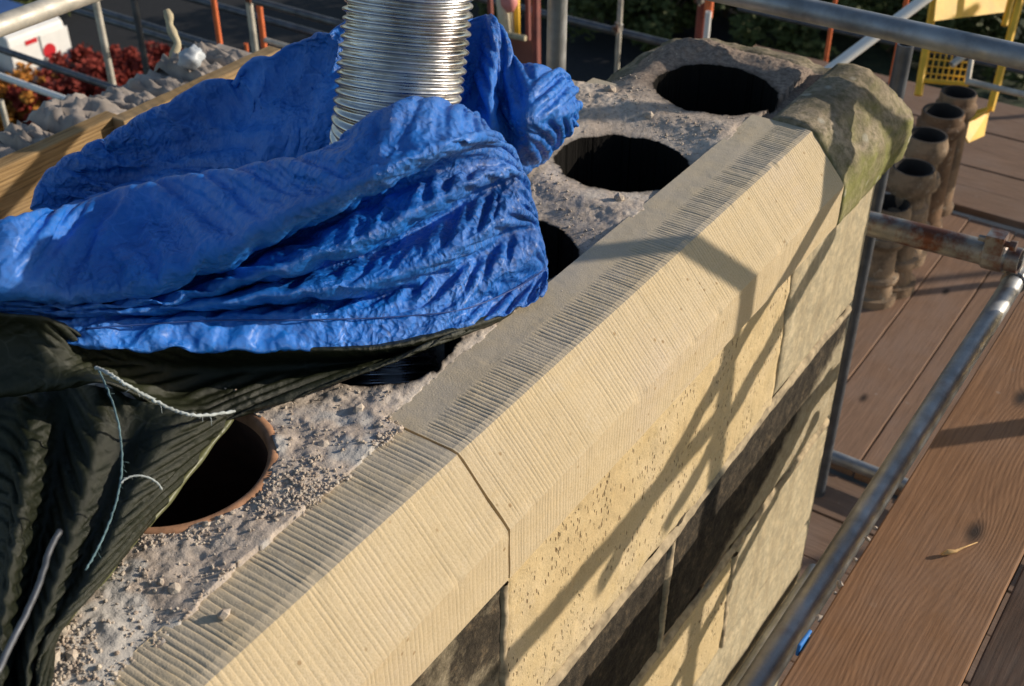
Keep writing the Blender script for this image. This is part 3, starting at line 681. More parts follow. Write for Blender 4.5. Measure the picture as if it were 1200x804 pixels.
rows = [
 [(-160,312,1.53),(0,266,1.46),(90,245,1.565),(190,217,1.575),(300,200,1.522),(385,178,1.47),(435,143,1.46),(492,122,1.48),(545,133,1.54),(566,146,1.64)],
 [(-160,308,1.51),(0,264,1.43),(90,243,1.545),(190,215,1.55),(300,198,1.492),(385,175,1.44),(435,139,1.43),(492,118,1.45),(548,130,1.52),(568,145,1.63)],
 [(-160,330,1.46),(0,300,1.405),(90,285,1.505),(190,260,1.515),(300,235,1.46),(390,208,1.405),(450,178,1.395),(512,156,1.42),(560,150,1.5),(576,155,1.62)],
 [(-160,358,1.43),(-10,343,1.395),(95,345,1.465),(195,328,1.472),(305,279,1.436),(400,234,1.402),(468,200,1.395),(530,172,1.425),(568,158,1.51),(580,160,1.63)],
 [(-160,361,1.52),(-10,348,1.47),(95,352,1.53),(200,338,1.575),(312,291,1.62),(408,246,1.6),(474,211,1.59),(536,181,1.57),(574,162,1.585),(586,163,1.66)],
 [(-160,364,1.47),(-10,354,1.44),(90,357,1.488),(210,345,1.526),(320,304,1.534),(415,264,1.549),(485,231,1.568),(548,199,1.616),(592,180,1.673),(602,182,1.791)],
 [(-160,368,1.465),(-10,357,1.442),(92,361,1.482),(216,350,1.52),(327,318,1.528),(424,288,1.544),(498,248,1.564),(558,214,1.612),(602,200,1.696),(610,203,1.814)],
 [(-160,370,1.5),(-10,359,1.47),(95,363,1.52),(224,353,1.582),(332,325,1.647),(429,297,1.675),(504,258,1.7),(563,222,1.733),(605,206,1.742),(613,208,1.835)],
 [(-160,370,1.46),(-10,360,1.445),(95,364,1.49),(230,352,1.539),(340,335,1.573),(440,316,1.611),(520,282,1.65),(580,246,1.704),(615,232,1.761),(621,236,1.858)],
 [(-160,372,1.46),(-10,362,1.448),(97,368,1.484),(232,360,1.533),(343,347,1.567),(443,333,1.605),(528,300,1.646),(586,264,1.7),(621,250,1.778),(627,255,1.871)],
 [(-160,374,1.485),(-10,363,1.468),(100,371,1.52),(236,365,1.593),(347,354,1.665),(447,342,1.694),(533,312,1.739),(590,275,1.788),(624,263,1.809),(630,268,1.886)],
 [(-160,374,1.46),(-10,365,1.45),(100,376,1.5),(238,370,1.564),(348,366,1.62),(448,360,1.674),(536,342,1.725),(598,312,1.776),(632,290,1.812),(637,296,1.894)],
 [(-160,376,1.46),(-10,367,1.45),(100,386,1.494),(240,377,1.558),(350,376,1.614),(450,373,1.668),(540,364,1.719),(602,340,1.811),(637,318,1.844),(642,320,1.85)],
 [(-160,380,1.455),(-10,371,1.452),(100,403,1.482),(240,408,1.546),(350,408,1.602),(450,405,1.656),(540,384,1.707),(602,362,1.77),(634,346,1.799),(638,338,1.815)],
 [(-160,379,1.475),(-10,370,1.47),(100,401,1.502),(240,405,1.566),(350,405,1.622),(450,402,1.676),(540,381,1.727),(602,358,1.777),(630,343,1.805),(634,334,1.822)],
]
SEAM = rows[12]
def dfront(p, u, v): return fine(p)
under(cloth('front_sheet', rows, 240, 170, 'blue_tarp', blue, dfront, uvs=(3, 2), rel=dict(su=1.035, sv=1.06, iters=170, anchor=.008, bend=.5, seed=3, amp=.006)), blue)
sp = catmull([PD(x, y - 1, d - .006) for x, y, d in SEAM[2:9]], 90)
under(MB().tube(sp, .0011, 6).build('seam', MT['seam_navy'], blue, True), blue)
rows = [
 [(44,246,1.99),(62,210,1.99),(130,170,1.96),(255,103,1.90),(335,62,1.86),(395,38,1.83),(470,22,1.88),(552,25,2.08),(582,28,2.06),(601,72,2.05),(626,82,2.05),(655,88,2.08),(672,100,2.12)],
 [(43,247,1.97),(60,207,1.97),(128,168,1.94),(255,100,1.88),(335,60,1.84),(395,36,1.81),(470,18,1.86),(552,22,2.05),(580,25,2.03),(603,70,2.02),(628,79,2.01),(658,87,2.04),(675,104,2.09)],
 [(44,249,1.96),(75,228,1.96),(150,196,1.93),(268,140,1.87),(342,100,1.83),(400,76,1.80),(470,60,1.86),(550,62,2.04),(578,65,2.00),(590,98,2.01),(622,112,1.95),(658,112,1.99),(679,122,2.07)],
 [(45,250,1.95),(88,238,1.95),(165,212,1.92),(276,166,1.86),(348,128,1.82),(404,104,1.79),(470,90,1.85),(550,95,2.03),(575,96,1.97),(585,120,2.02),(612,140,1.93),(655,138,1.98),(676,142,2.08)],
 [(48,253,1.94),(105,244,1.92),(185,228,1.89),(288,195,1.84),(352,165,1.80),(408,150,1.78),(475,140,1.84),(552,145,1.98),(575,140,1.94),(590,150,1.99),(620,162,1.96),(650,156,2.02),(668,158,2.11)],
 [(55,275,1.88),(120,268,1.88),(200,258,1.86),(296,235,1.83),(358,215,1.80),(415,200,1.78),(485,190,1.84),(556,185,1.97),(578,182,1.97),(592,188,2.02),(615,190,2.03),(638,182,2.08),(650,176,2.14)],
 [(60,300,1.84),(130,296,1.84),(210,285,1.83),(302,265,1.82),(362,252,1.80),(420,240,1.80),(490,232,1.86),(560,225,1.99),(582,216,2.0),(592,215,2.05),(606,211,2.07),(628,196,2.11),(642,186,2.15)],
]
def dback(p, u, v):
    w = 1 - sstep(.55, .66, u)
    return fine(p) + w * (.012 * math.sin(v * 11 + u * 5 + 2 * noise.noise(Vector(p) * 4)) * sstep(.0, .15, v))
under(cloth('back_sheet', rows, 200, 80, 'blue_tarp', blue, dback, uvs=(3, 1.2), rel=dict(su=1.05, sv=1.04, iters=140, anchor=.012, bend=.5, seed=5, amp=.006)), blue)

olive = thing('olive_tarpaulin', 'dark olive green tarpaulin sagging from under the blue one over the near flue', 'tarpaulin', tuple(onz(120, 620, TOP)))
rows = [
 [(-200,350,1.40),(0,372,1.435),(60,380,1.46),(115,401,1.53),(220,404,1.58),(330,405,1.615),(450,402,1.655),(560,374,1.73),(600,360,1.79)],
 [(-200,352,1.385),(0,369,1.415),(60,376,1.44),(120,405,1.515),(220,410,1.565),(330,411,1.60),(452,408,1.645),(562,381,1.725),(602,366,1.785)],
 [(-200,400,1.42),(-5,392,1.45),(64,402,1.46),(124,420,1.54),(220,432,1.62),(330,428,1.655),(452,418,1.685),(556,388,1.74),(600,369,1.79)],
 [(-200,450,1.42),(-8,430,1.455),(66,428,1.45),(118,436,1.50),(200,465,1.58),(320,452,1.625),(448,424,1.66),(540,390,1.73),(596,371,1.785)],
 [(-200,480,1.42),(-10,462,1.45),(66,452,1.44),(122,446,1.43),(205,482,1.51),(272,486,1.56),(440,431,1.62),(520,398,1.68),(588,374,1.77)],
 [(-200,482,1.45),(-10,464,1.48),(66,455,1.47),(122,448,1.46),(205,484,1.54),(274,487,1.58),(436,433,1.635),(516,400,1.695),(584,375,1.78)],
]
def dol(p, u, v): return .3 * fine(p)
under(cloth('upper_sheet', rows, 150, 60, 'olive_tarp', olive, dol, uvs=(2, 1), rel=dict(su=1.01, sv=1.01, iters=120, anchor=.02, bend=.6, seed=7, amp=.004)), olive)
rows = [
 [(-200,470,1.48),(-10,452,1.50),(40,448,1.50),(80,450,1.495),(120,455,1.48),(165,470,1.475),(215,482,1.475),(245,487,1.50),(272,489,1.572)],
 [(-200,520,1.44),(-10,510,1.455),(35,508,1.425),(72,512,1.455),(108,520,1.415),(145,528,1.435),(185,525,1.42),(215,528,1.45),(240,530,1.525)],
 [(-200,600,1.36),(-10,570,1.39),(28,572,1.345),(60,580,1.39),(92,588,1.345),(122,592,1.365),(152,590,1.35),(178,586,1.39),(202,580,1.463)],
 [(-200,680,1.29),(-12,630,1.335),(18,634,1.28),(46,644,1.335),(74,650,1.28),(98,652,1.305),(122,650,1.285),(145,640,1.33),(162,628,1.405)],
 [(-200,760,1.22),(-15,695,1.275),(8,700,1.22),(32,708,1.275),(54,710,1.225),(72,708,1.245),(90,704,1.235),(105,694,1.27),(118,680,1.345)],
 [(-200,850,1.15),(-18,760,1.215),(0,765,1.16),(18,770,1.215),(32,772,1.165),(42,768,1.185),(50,762,1.18),(58,752,1.215),(66,738,1.285)],
 [(-200,920,1.08),(-20,830,1.15),(-2,836,1.10),(16,842,1.15),(30,842,1.12),(40,838,1.13),(46,834,1.12),(50,820,1.15),(54,806,1.20)],
]
def dol2(p, u, v): return .3 * fine(p)
under(cloth('lower_sheet', rows, 110, 120, 'olive_tarp', olive, dol2, uvs=(1.6, 2), rel=dict(su=1.012, sv=1.006, iters=140, anchor=.02, bend=.6, seed=9, amp=.004)), olive)
# rolled hem on the lower sheet's free edge, sunlight painted in as paler olive
ed = [(272,489,1.568),(240,530,1.52),(202,580,1.458),(162,628,1.403),(118,680,1.34),(66,738,1.28),(54,760,1.25)]
pts = catmull([PD(*q) for q in ed], 60); pts = [Vector(p) + Vector((.002 * noise.noise(Vector(p) * 30), 0, .002 * noise.noise(Vector(p) * 26))) for p in pts]
under(MB().tube(pts, [.0045 + .001 * math.sin(i * .7) for i in range(60)], 8).build('hem', MT['olive_lit'], olive, True), olive)

def cord(name, ctrl, r, mat, label, cat, fray=0, n=90):
    pts = catmull([PD(*q) for q in ctrl], n); P = [Vector(p) + Vector((noise.noise(Vector((i * .45, 0, 1))), noise.noise(Vector((i * .45, 5, 1))), noise.noise(Vector((i * .45, 9, 1))))) * r * (.9 if fray else .2) for i, p in enumerate(pts)]
    mb = MB().tube(P, [r * (1 + (.25 if fray else .03) * math.sin(i * 1.9)) for i in range(n)], 7)
    q = random.Random(3)
    for k in range(fray):
        i = q.randrange(2, n - 2); a = P[i]; dd = Vector((q.gauss(0, 1), q.gauss(0, 1), q.gauss(0, 1))).normalized(); L = q.uniform(.004, .010)
        mb.tube([a, a + dd * L * .5 + Vector((0, 0, -.002)), a + dd * L + Vector((0, 0, -.005))], r * .16, 4)
    o = mb.build(name, MT[mat], None, True); tag(o, label, cat); return o
cord('frayed_cord', [(112,430,1.395),(128,438,1.385),(145,449,1.385),(175,466,1.41),(205,481,1.43),(235,487,1.45),(275,482,1.515)], .0020, 'string', 'pale frayed cord lacing the torn edge of the olive tarpaulin', 'cord', 26)
cord('hanging_cord', [(116,434,1.41),(124,452,1.385),(134,478,1.35),(141,510,1.32),(143,540,1.305),(141,566,1.295),(135,592,1.285),(126,618,1.275),(112,648,1.25),(100,668,1.235)], .0011, 'rope_teal', 'thin teal cord hanging straight down over the olive tarpaulin', 'cord', 14)
cord('loose_thread', [(141,566,1.293),(152,559,1.30),(168,558,1.31),(182,564,1.32),(190,574,1.33)], .0011, 'string', 'short pale thread curling off the teal cord', 'thread', 4, 30)
cord('bent_wire', [(70,622,1.13),(58,645,1.11),(48,678,1.085),(34,712,1.06),(14,752,1.03),(-4,790,1.0)], .0030, 'galv_dark', 'grey bent wire end poking up in front of the olive tarpaulin', 'wire', 0, 40)

# ================================================================== SCAFFOLD BESIDE THE CHIMNEY
def pipe(a, b2, r, mat, label, group=None, couplers=(), name='scaffold_tube', seg=20):
    a = Vector(a); b2 = Vector(b2); d = b2 - a; L = d.length
    mb = MB(); t = .004
    rot = d.to_track_quat('Z', 'Y').to_matrix()
    V = []; F = []
    nl = 5
    for i in range(nl):
        for k in range(seg):
            w = 2 * math.pi * k / seg; V.append(rot @ Vector((r * math.cos(w), r * math.sin(w), L * i / (nl - 1))))
    for z in (L, 0):
        for k in range(seg):
            w = 2 * math.pi * k / seg; V.append(rot @ Vector(((r - t) * math.cos(w), (r - t) * math.sin(w), z)))
    for i in range(nl - 1):
        for k in range(seg): F.append((i * seg + k, i * seg + (k + 1) % seg, (i + 1) * seg + (k + 1) % seg, (i + 1) * seg + k))
    o1 = (nl - 1) * seg; i1 = nl * seg; i0 = (nl + 1) * seg
    for k in range(seg):
        q = (k + 1) % seg
        F.append((o1 + k, o1 + q, i1 + q, i1 + k)); F.append((i1 + k, i1 + q, i0 + q, i0 + k)); F.append((i0 + k, i0 + q, q, k))
    me = mesh(name, V, F); 
    if not couplers:
        o = link(name, me, None, MT[mat]); o.location = a; autosmooth(o); return tag(o, label, 'scaffold tube', group)
    e = thing(name, label, 'scaffold tube', a, group); o = link('tube', me, e, MT[mat]); autosmooth(o)
    for s, ang in couplers:
        p = d.normalized() * s; side = rot @ Vector((math.cos(ang), math.sin(ang), 0))
        cb = MB()
        ax = d.normalized()
        V = []; 
        cb.tube([p - ax * .026, p - ax * .022, p + ax * .022, p + ax * .026], [r + .003, r + .0065, r + .0065, r + .003], 14)
        cb.box(p + side * (r + .018), (.045, .045, .04), rot)
        cb.tube([p + side * (r + .02) - ax * .04, p + side * (r + .02) + ax * .045], .0075, 8)
        cb.tube([p + side * (r + .02) + ax * .032, p + side * (r + .02) + ax * .046], .013, 6)
        cb.build('coupler', MT['galv_rusty'], e)
    return e
TR = .0242
q = onz(1043, 560, -1.563); YT = q[1]
pipe((.1, YT, -1.563), (2.92, YT + .004, -1.563), TR, 'galv_tube', 'long galvanised scaffold tube running along the edge of the near planks', couplers=((2.60, 1.2),))
a = onx(1030, 268, 2.66); c2 = onx(1185, 305, 2.66)
pipe((2.66, a[1] + .25, a[2] - .004), (2.66, c2[1] - .02, c2[2] + .004), .031, 'galv_rusty', 'thick rusty tube end clamped across the planks beside the chimney corner', couplers=((.53, 2.0),))
p = PD(905, 748, 3.0)
pipe((.4, p[1], p[2]), (PD(945, 668, 3.2)[0], p[1], p[2]), TR, 'galv_tube', 'lower ledger tube running beside the foot of the sandstone wall')
# near deck
def plank(x0, x1, y0, y1, ztop, mat, label, group, th=.038, cat='plank', along='X', seed=0):
    r = random.Random(seed); n = 40; V = []; F = []
    for i in range(n + 1):
        t = i / n
        for (u, w) in ((0, 0), (0, 1), (1, 1), (1, 0)):
            j = .0016 * noise.noise(Vector((t * 30, u * 9 + seed, w * 5))) + .0025 * noise.noise(Vector((t * 4, u * 3 + seed, 2)))
            if along == 'X': V.append((x0 + (x1 - x0) * t, y0 + (y1 - y0) * u + j, ztop - th * (1 - w) + .0006 * j))
            else: V.append((x0 + (x1 - x0) * u + j, y0 + (y1 - y0) * t, ztop - th * (1 - w)))
    for i in range(n):
        for k in range(4):
            f = (i * 4 + k, i * 4 + (k + 1) % 4, (i + 1) * 4 + (k + 1) % 4, (i + 1) * 4 + k); F.append(f if along == 'X' else f[::-1])
    F.append((3, 2, 1, 0)); F.append((n * 4, n * 4 + 1, n * 4 + 2, n * 4 + 3))
    o = link('scaffold_plank', mesh('scaffold_plank', V, F), None, MT[mat])
    bv = o.modifiers.new('bevel', 'BEVEL'); bv.width = .003; bv.segments = 2; bv.limit_method = 'ANGLE'; bv.angle_limit = .9
    return tag(o, label, cat, group)
DZ = -1.5
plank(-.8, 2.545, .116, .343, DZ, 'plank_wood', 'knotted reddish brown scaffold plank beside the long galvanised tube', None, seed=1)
plank(-.8, 2.555, -.118, .108, DZ - .006, 'plank_dark', 'darker scaffold plank next to the knotted reddish one', None, seed=2)
# scaffold standards out on the sunny side (their shadows cross the coping and planks)
pipe((2.62, -.33, -13.5), (2.62, -.33, 1.1), TR, 'galv_tube', 'upright scaffold standard beyond the end of the near planks')
pipe((3.29, -.30, -13.5), (3.29, -.30, 1.1), TR, 'galv_tube', 'upright scaffold standard outside the far end of the chimney')
pipe((-1.2, -.38, -.915), (2.64, -.38, -.90), TR, 'galv_tube', 'guard rail tube along the outer side of the near planks')
pipe((2.67, -.55, -.945), (2.67, .05, -.945), TR, 'galv_tube', 'short tube clamped to the standard beyond the near planks')
for x in (.3, 2.5):
    pipe((x, -.5, DZ - .115), (x, .33, DZ - .115), TR, 'galv_tube', 'transom tube carrying the near planks from below', 'transoms under the near planks')
# rail crossing above the far end
a = onx(1035, 31, 2.385)
pipe((2.385, -.5, a[2] - .002), (2.385, 1.75, a[2]), TR, 'galv_tube', 'scaffold rail crossing just above the weathered end of the chimney')
p = PD(652, 60, 2.95)
pipe((p[0], p[1], -13.5), (p[0], p[1], .9), TR, 'galv_tube', 'upright scaffold standard close behind the blue tarpaulin flap')
p = PD(1055, 85, 3.5)
pipe((p[0], p[1], -13.5), (p[0], p[1], PD(1059, 42, 3.5)[2]), TR * .98, 'galv_dark', 'dark upright standard stopping under the rail at the chimney end')
# scraps on the near deck
p = onz(1113, 650, DZ + .004); mb = MB(); mb.tube([p + np.array(q) for q in ((-.008, .012, 0), (0, .004, .004), (.01, -.006, .003), (.03, -.014, 0), (.055, -.03, .001))], [.002, .005, .003, .0015, .0008], 6)
tag(mb.build('wood_shaving', MT['shaving'], None, True), 'small curled orange wood shaving lying on the knotted plank', 'shaving')
p = ony(938, 757, .352); mb = MB(); mb.box((0, 0, 0), (.05, .006, .022), Matrix.Rotation(.2, 3, 'Y'))
o = mb.build('plastic_scrap', MT['blue_scrap'], None, False, .002); o.location = (p[0], .348, DZ - .006); tag(o, 'scrap of blue plastic caught between plank edge and tube', 'scrap')
rr = random.Random(9)
for k in range(7):
    t = k / 6; px, py = 948 + 90 * t + rr.uniform(-3, 3), 735 - 165 * t
    p = ony(px, py, .349); mb = MB(); lump(mb, (0, 0, 0), rr.uniform(.005, .009), rr); o = mb.build('mortar_dropping', MT['crumb']); o.location = (p[0], .3475, DZ - .004)
    tag(o, 'pale mortar dropping stuck along the edge of the knotted plank', 'mortar', 'mortar droppings on the plank edge')

# ---- lower deck
LZ = -3.0
ys = [1.98, 1.755, 1.53, 1.32, 1.095, .869, .640, .415, .19, -.035]
nm = ['far against the pots', 'second', 'third', 'fourth']
for i in range(len(ys) - 1):
    plank(3.52, 5.62, ys[i + 1] + .003, ys[i] - .003, LZ - .004 * (i % 3), 'low_plank', 'lengthwise lower deck plank, %s counting out from behind the chimney' % ['first','second','third','fourth','fifth','sixth','seventh','eighth','ninth'][i], 'lengthwise planks of the lower deck', seed=20 + i)
for i in range(6):
    plank(5.66 + .226 * i, 5.66 + .226 * i + .22, -1.2, 2.9, LZ + .03 - .004 * (i % 2), 'low_plank_cross', 'weathered crosswise plank, %s counting away from the chimney pots' % ['first','second','third','fourth','fifth','sixth','seventh','eighth','ninth'][i], 'crosswise planks beyond the pots', along='Y', seed=40 + i)
for i in range(5):
    plank(2.36 + .226 * i, 2.36 + .226 * i + .22, -.6, 1.9, LZ - .03 - .004 * (i % 2), 'low_plank_cross', 'shaded crosswise plank, %s counting out from the chimney end' % ['first','second','third','fourth','fifth','sixth','seventh','eighth','ninth'][i], 'crosswise planks at the chimney foot', along='Y', seed=60 + i)
p = onz(998, 545, LZ + .03)
pipe((p[0], -.4, LZ + .035), (p[0], 1.9, LZ + .035), TR, 'galv_tube', 'tube lying across the lower deck at the chimney foot')

for i in range(7):  # unseen platform added to shade the pots and lower deck
    if i in (0, 1, 5): continue
    plank(6.1, 8.8, -2.3 + .29 * i, -2.3 + .29 * i + .225, DZ, 'plank_wood', 'plank of the added shading platform out beyond the yellow cage', 'planks of the added shading platform', seed=120 + i)
for x in (6.3, 8.5):
    for y in (-2.35, -.35): pipe((x, y, GZ), (x, y, -.4), TR, 'galv_tube', 'standard carrying the added shading platform', 'standards of the added shading platform')
# ---- chimney pots on the lower deck
def pot(rim_px, rim_z, dia, label, kind=0, base=LZ):
    p = onz(rim_px[0], rim_px[1], rim_z); H = rim_z - base; r = dia / 2
    e = thing('chimney_pot', label, 'chimney pot', (p[0], p[1], base), 'old clay chimney pots stored on the lower deck')
    if kind == 0:
        pr = [(r * 1.22, 0), (r * 1.25, .08 * H), (r * 1.0, .085 * H), (r * .92, .22 * H), (r * 1.12, .23 * H), (r * 1.17, .26 * H), (r * 1.12, .29 * H), (r * .88, .30 * H), (r * .80, .58 * H), (r * 1.02, .60 * H), (r * 1.12, .65 * H), (r * 1.02, .70 * H), (r * .80, .715 * H), (r * .80, .82 * H), (r * 1.0, .83 * H), (r * 1.12, .88 * H), (r * 1.12, .93 * H), (r * 1.0, .985 * H), (r * .98, H), (r * .88, H), (r * .80, .9 * H), (r * .76, .3 * H)]
    else:
        pr = [(r * 1.1, 0), (r * 1.1, .05 * H), (r * .95, .08 * H), (r * .88, .6 * H), (r * .86, .8 * H), (r * 1.06, .84 * H), (r * 1.10, .90 * H), (r * .95, .93 * H), (r * .97, .985 * H), (r * .93, H), (r * .84, H), (r * .78, .9 * H), (r * .74, .3 * H)]
    nb = len(pr) - 4
    o = MB().lathe(pr[:nb + 1], seg=28).build('body', MT['pot_clay'], e); autosmooth(o, 28)
    o = MB().lathe(pr[nb:], seg=28).build('bore', MT['pot_dark'], e); autosmooth(o, 28)
    return e
plain('pot_dark', (.035, .028, .024), .95, 0, .4, 9)
pot((1071, 196), -2.40, .180, 'ringed clay chimney pot with wide sooty mouth beside the chimney corner')
pot((1088, 158), -2.37, .170, 'ringed clay chimney pot half hidden behind the mossy cope end')
pot((1106, 130), -2.40, .200, 'plain clay chimney pot standing against the yellow cage', 1)
pot((1044, 238), -2.52, .165, 'short clay chimney pot peeping out at the chimney corner')
pot((1124, 108), -2.38, .175, 'last clay chimney pot, partly behind the plain one at the yellow tray', 1)

# ---- yellow hoist cage
p0 = PD(1125, 165, 6.4)
cage = thing('hoist_cage', 'yellow steel hoist cage with wire mesh and a tipping tray behind the pots', 'hoist cage', tuple(PD(1125, 170, 6.45)))
def inv(o): o.matrix_parent_inverse = Matrix.Translation(-Vector(cage.location)); return o
def bar(name, a, b2, r, mat='yellow_paint', seg=6): return inv(MB().tube([PD(*a), PD(*b2)], r, seg).build(name, MT[mat], cage))
bar('post', (1076, 112, 6.6), (1100, -30, 6.6), .022); bar('post', (1160, 130, 6.4), (1206, -40, 6.3), .020)
bar('post', (1177, 30, 6.6), (1195, -40, 6.6), .018)
bar('cross_rail', (1080, 94, 6.6), (1135, 99, 6.55), .014); bar('cross_rail', (1089, 50, 6.6), (1150, 58, 6.55), .014)
for k in range(8):
    t = k / 7; bar('mesh_wire', (1091 + 48 * t, 50 + 6 * t, 6.6), (1083 + 46 * t, 94 + 4 * t, 6.6), .005, seg=4)
for k in range(6):
    t = k / 5; bar('mesh_wire', (1090 - 7 * t, 52 + 42 * t, 6.61), (1140 - 7 * t, 57 + 42 * t, 6.58), .005, seg=4)
def quad_slab(name, q, th, mat):
    P = [Vector(PD(*a)) for a in q]; n = (P[1] - P[0]).cross(P[3] - P[0]).normalized() * th
    return inv(MB().add(P + [v + n for v in P], [(0, 1, 2, 3), (7, 6, 5, 4), (0, 4, 5, 1), (1, 5, 6, 2), (2, 6, 7, 3), (3, 7, 4, 0)]).build(name, MT[mat], cage))
quad_slab('panel', [(1093, 25, 6.5), (1180, 14, 6.85), (1188, -40, 6.85), (1100, -40, 6.5)], .01, 'yellow_paint')
quad_slab('tray_side', [(1124, 150, 6.25), (1134, 168, 6.25), (1152, 160, 6.38), (1158, 131, 6.42)], .008, 'yellow_paint')
quad_slab('tray_back', [(1124, 138, 6.4), (1124, 152, 6.35), (1157, 132, 6.3), (1157, 127, 6.42)], .008, 'yellow_paint')
bar('tray_rim', (1120, 139, 6.4), (1159, 128, 6.38), .016); bar('hook', (1166, 70, 6.4), (1182, 66, 6.4), .022)
pipe(PD(1115, 76, 6.2), PD(1140, 58, 6.2), .018, 'galv_pale', 'short pale tube bracing the yellow cage', name='brace_tube')
pipe(PD(1140, 58, 6.2), PD(1134, 95, 6.2), .014, 'galv_pale', 'thin white upright tube inside the yellow cage', name='brace_tube')
pipe(PD(1132, 95, 6.2), PD(1230, 118, 6.0), .016, 'galv_pale', 'white tube running out from the yellow cage over the crosswise planks', name='brace_tube')

# ================================================================== LEFT SIDE: toe boards, wall head
def board(x0, x1, y, ztop, h, th, label, seed):
    o = plank(x0, x1, ztop - h, ztop, 0, 'pale_timber', label, None, th=th, seed=seed, cat='board')
    o.name = 'toe_board'; o.rotation_euler = (math.pi / 2, 0, 0); o.location = (0, y, 0); return o
board(.2, 1.72, 2.33, -1.272, .225, .045, 'sunlit pale timber toe board behind the blue tarpaulin', 80)
board(1.70, 2.25, 2.29, -1.272, .225, .045, 'darker end of timber toe board lapped behind the sunlit one', 81)
for i in range(4):
    plank(-.5, 1.55, 1.38 + .228 * i, 1.38 + .228 * i + .224, DZ + .002, 'plank_wood', 'shaded plank behind the chimney, %s counting out to the toe board' % ['first','second','third','fourth','fifth','sixth','seventh','eighth','ninth'][i], 'planks of the deck behind the chimney', seed=90 + i)
wh = thing('rubble_wall_head', 'rough grey rubble wall head beyond the timber toe board', 'wall', (1.1, 2.80, -3.665))
MB().box((0, 0, 1.075), (3.0, .25, 2.15)).build('wall', MT['rubble'], wh)
rr = random.Random(12); x = -1.45
while x < 1.4:
    rr_h = rr.uniform(-.02, .02)
    w = rr.uniform(.08, .2); V = []; F = []; n = 14
    for i in range(n + 1):
        for k in range(n + 1):
            u = i / n - .5; v = k / n - .5; bump = (1 - (abs(u) * 2) ** 4) * (1 - (abs(v) * 2) ** 4)
            V.append((x + w / 2 + u * w, v * .27, 2.15 + .035 * bump ** .4 + .022 * fbm(x * 5 + u * 5, v * 7, x * 3, 5) + rr_h))
    for i in range(n):
        for k in range(n): F.append((i * (n + 1) + k, (i + 1) * (n + 1) + k, (i + 1) * (n + 1) + k + 1, i * (n + 1) + k + 1))
    link('cope_rubble', mesh('cope_rubble', V, F, True), wh, MT['rubble']); x += w + .012
p = ony(226, 78, 2.78)
mb = MB(); V = []; F = []
for i in range(13):
    for k in range(20):
        th_ = math.pi * i / 12; ph = 2 * math.pi * k / 20; r = .033 * (1 + .35 * noise.noise(Vector((math.sin(th_) * math.cos(ph) * 2, math.sin(th_) * math.sin(ph) * 2, math.cos(th_) * 2))))
        V.append((r * 1.3 * math.sin(th_) * math.cos(ph), r * math.sin(th_) * math.sin(ph), r * .95 * math.cos(th_)))
for i in range(12):
    for k in range(20): F.append((i * 20 + k, i * 20 + (k + 1) % 20, (i + 1) * 20 + (k + 1) % 20, (i + 1) * 20 + k))
o = mb.add(V, F).build('plastic_bag', MT['bag_white'], None, True); o.location = (p[0], 2.78, -1.445); tag(o, 'crumpled white plastic bag bundled on the rubble wall head', 'bag')
pts = [PD(x_, y_, 3.9) for x_, y_ in ((208, 92), (206, 78), (203, 66), (208, 52), (203, 40), (199, 30), (198, 20), (195, 12))]
tag(MB().tube(catmull(pts, 40), [.013 + .002 * math.sin(i * .6) for i in range(40)], 8).build('crooked_stick', MT['driftwood'], None, True), 'crooked weathered stick standing up beside the white bag', 'stick')

# ================================================================== BACKGROUND SCAFFOLD
def vpole(px, py, d, r, mat, label, group=None, top=1.0, bot=GZ, couplers=()):
    p = PD(px, py, d); return pipe((p[0], p[1], bot), (p[0], p[1], top), r, mat, label, group, couplers=couplers, seg=10)
def ytube(px, py, d, y0, y1, r, mat, label, group=None):
    p = PD(px, py, d); return pipe((p[0], p[1] + y0, p[2]), (p[0], p[1] + y1, p[2]), r, mat, label, group, seg=10)
p = PD(50, 12, 2.9)
pipe((p[0] - 1.6, p[1], p[2]), (p[0] + .55, p[1], p[2]), .0245, 'galv_pale', 'thick pale tube ending above the rubble wall head', seg=16)
vpole(122, 50, 8.2, .024, 'galv_pale', 'cream coloured scaffold standard in front of the red hedge beside the van')
vpole(165, 45, 8.8, .024, 'galv_dark', 'dark scaffold standard in front of the red hedge')
ytube(65, 80, 8.0, -1.0, 3.4, .024, 'galv_dark', 'dark tube crossing in front of the white van')
ytube(45, 105, 7.6, -.36, 3.0, .022, 'white_paint', 'white painted tube crossing below the white van')
vpole(74, 122, 7.5, .014, 'galv_pale', 'thin pale post under the white painted tube', top=PD(74, 112, 7.5)[2])
vpole(5, 135, 7.4, .018, 'galv_pale', 'pale post standing by the orange leaves', top=PD(3, 112, 7.4)[2])
ytube(205, 40, 9.5, -2.2, 1.2, .03, 'galv_dark', 'dark blue grey tube low behind the bag and stick', 'dark tubes of the far scaffold')
ytube(290, 17, 9.8, -1.6, 2.0, .03, 'galv_dark', 'dark blue grey tube low behind the bag and stick', 'dark tubes of the far scaffold')
ytube(250, 62, 9.0, -1.2, 1.6, .026, 'galv_dark', 'dark blue grey tube low behind the bag and stick', 'dark tubes of the far scaffold')
ytube(350, 15, 8.0, -1.4, .4, .026, 'galv_dark', 'dark blue grey tube low behind the bag and stick', 'dark tubes of the far scaffold')
vpole(256, 40, 9.0, .021, 'orange_paint', 'orange painted scaffold post beyond the toe board')
vpole(289, 58, 8.6, .014, 'orange_paint', 'stub of thin orange post next to the cream standard', top=PD(289, 49, 8.6)[2])
vpole(296, 35, 8.4, .024, 'galv_pale', 'cream standard between the two orange posts', couplers=((12.0, 0), (10.6, 1)))
vpole(306, 25, 8.9, .022, 'orange_paint', 'faded orange standard close behind the cream one')
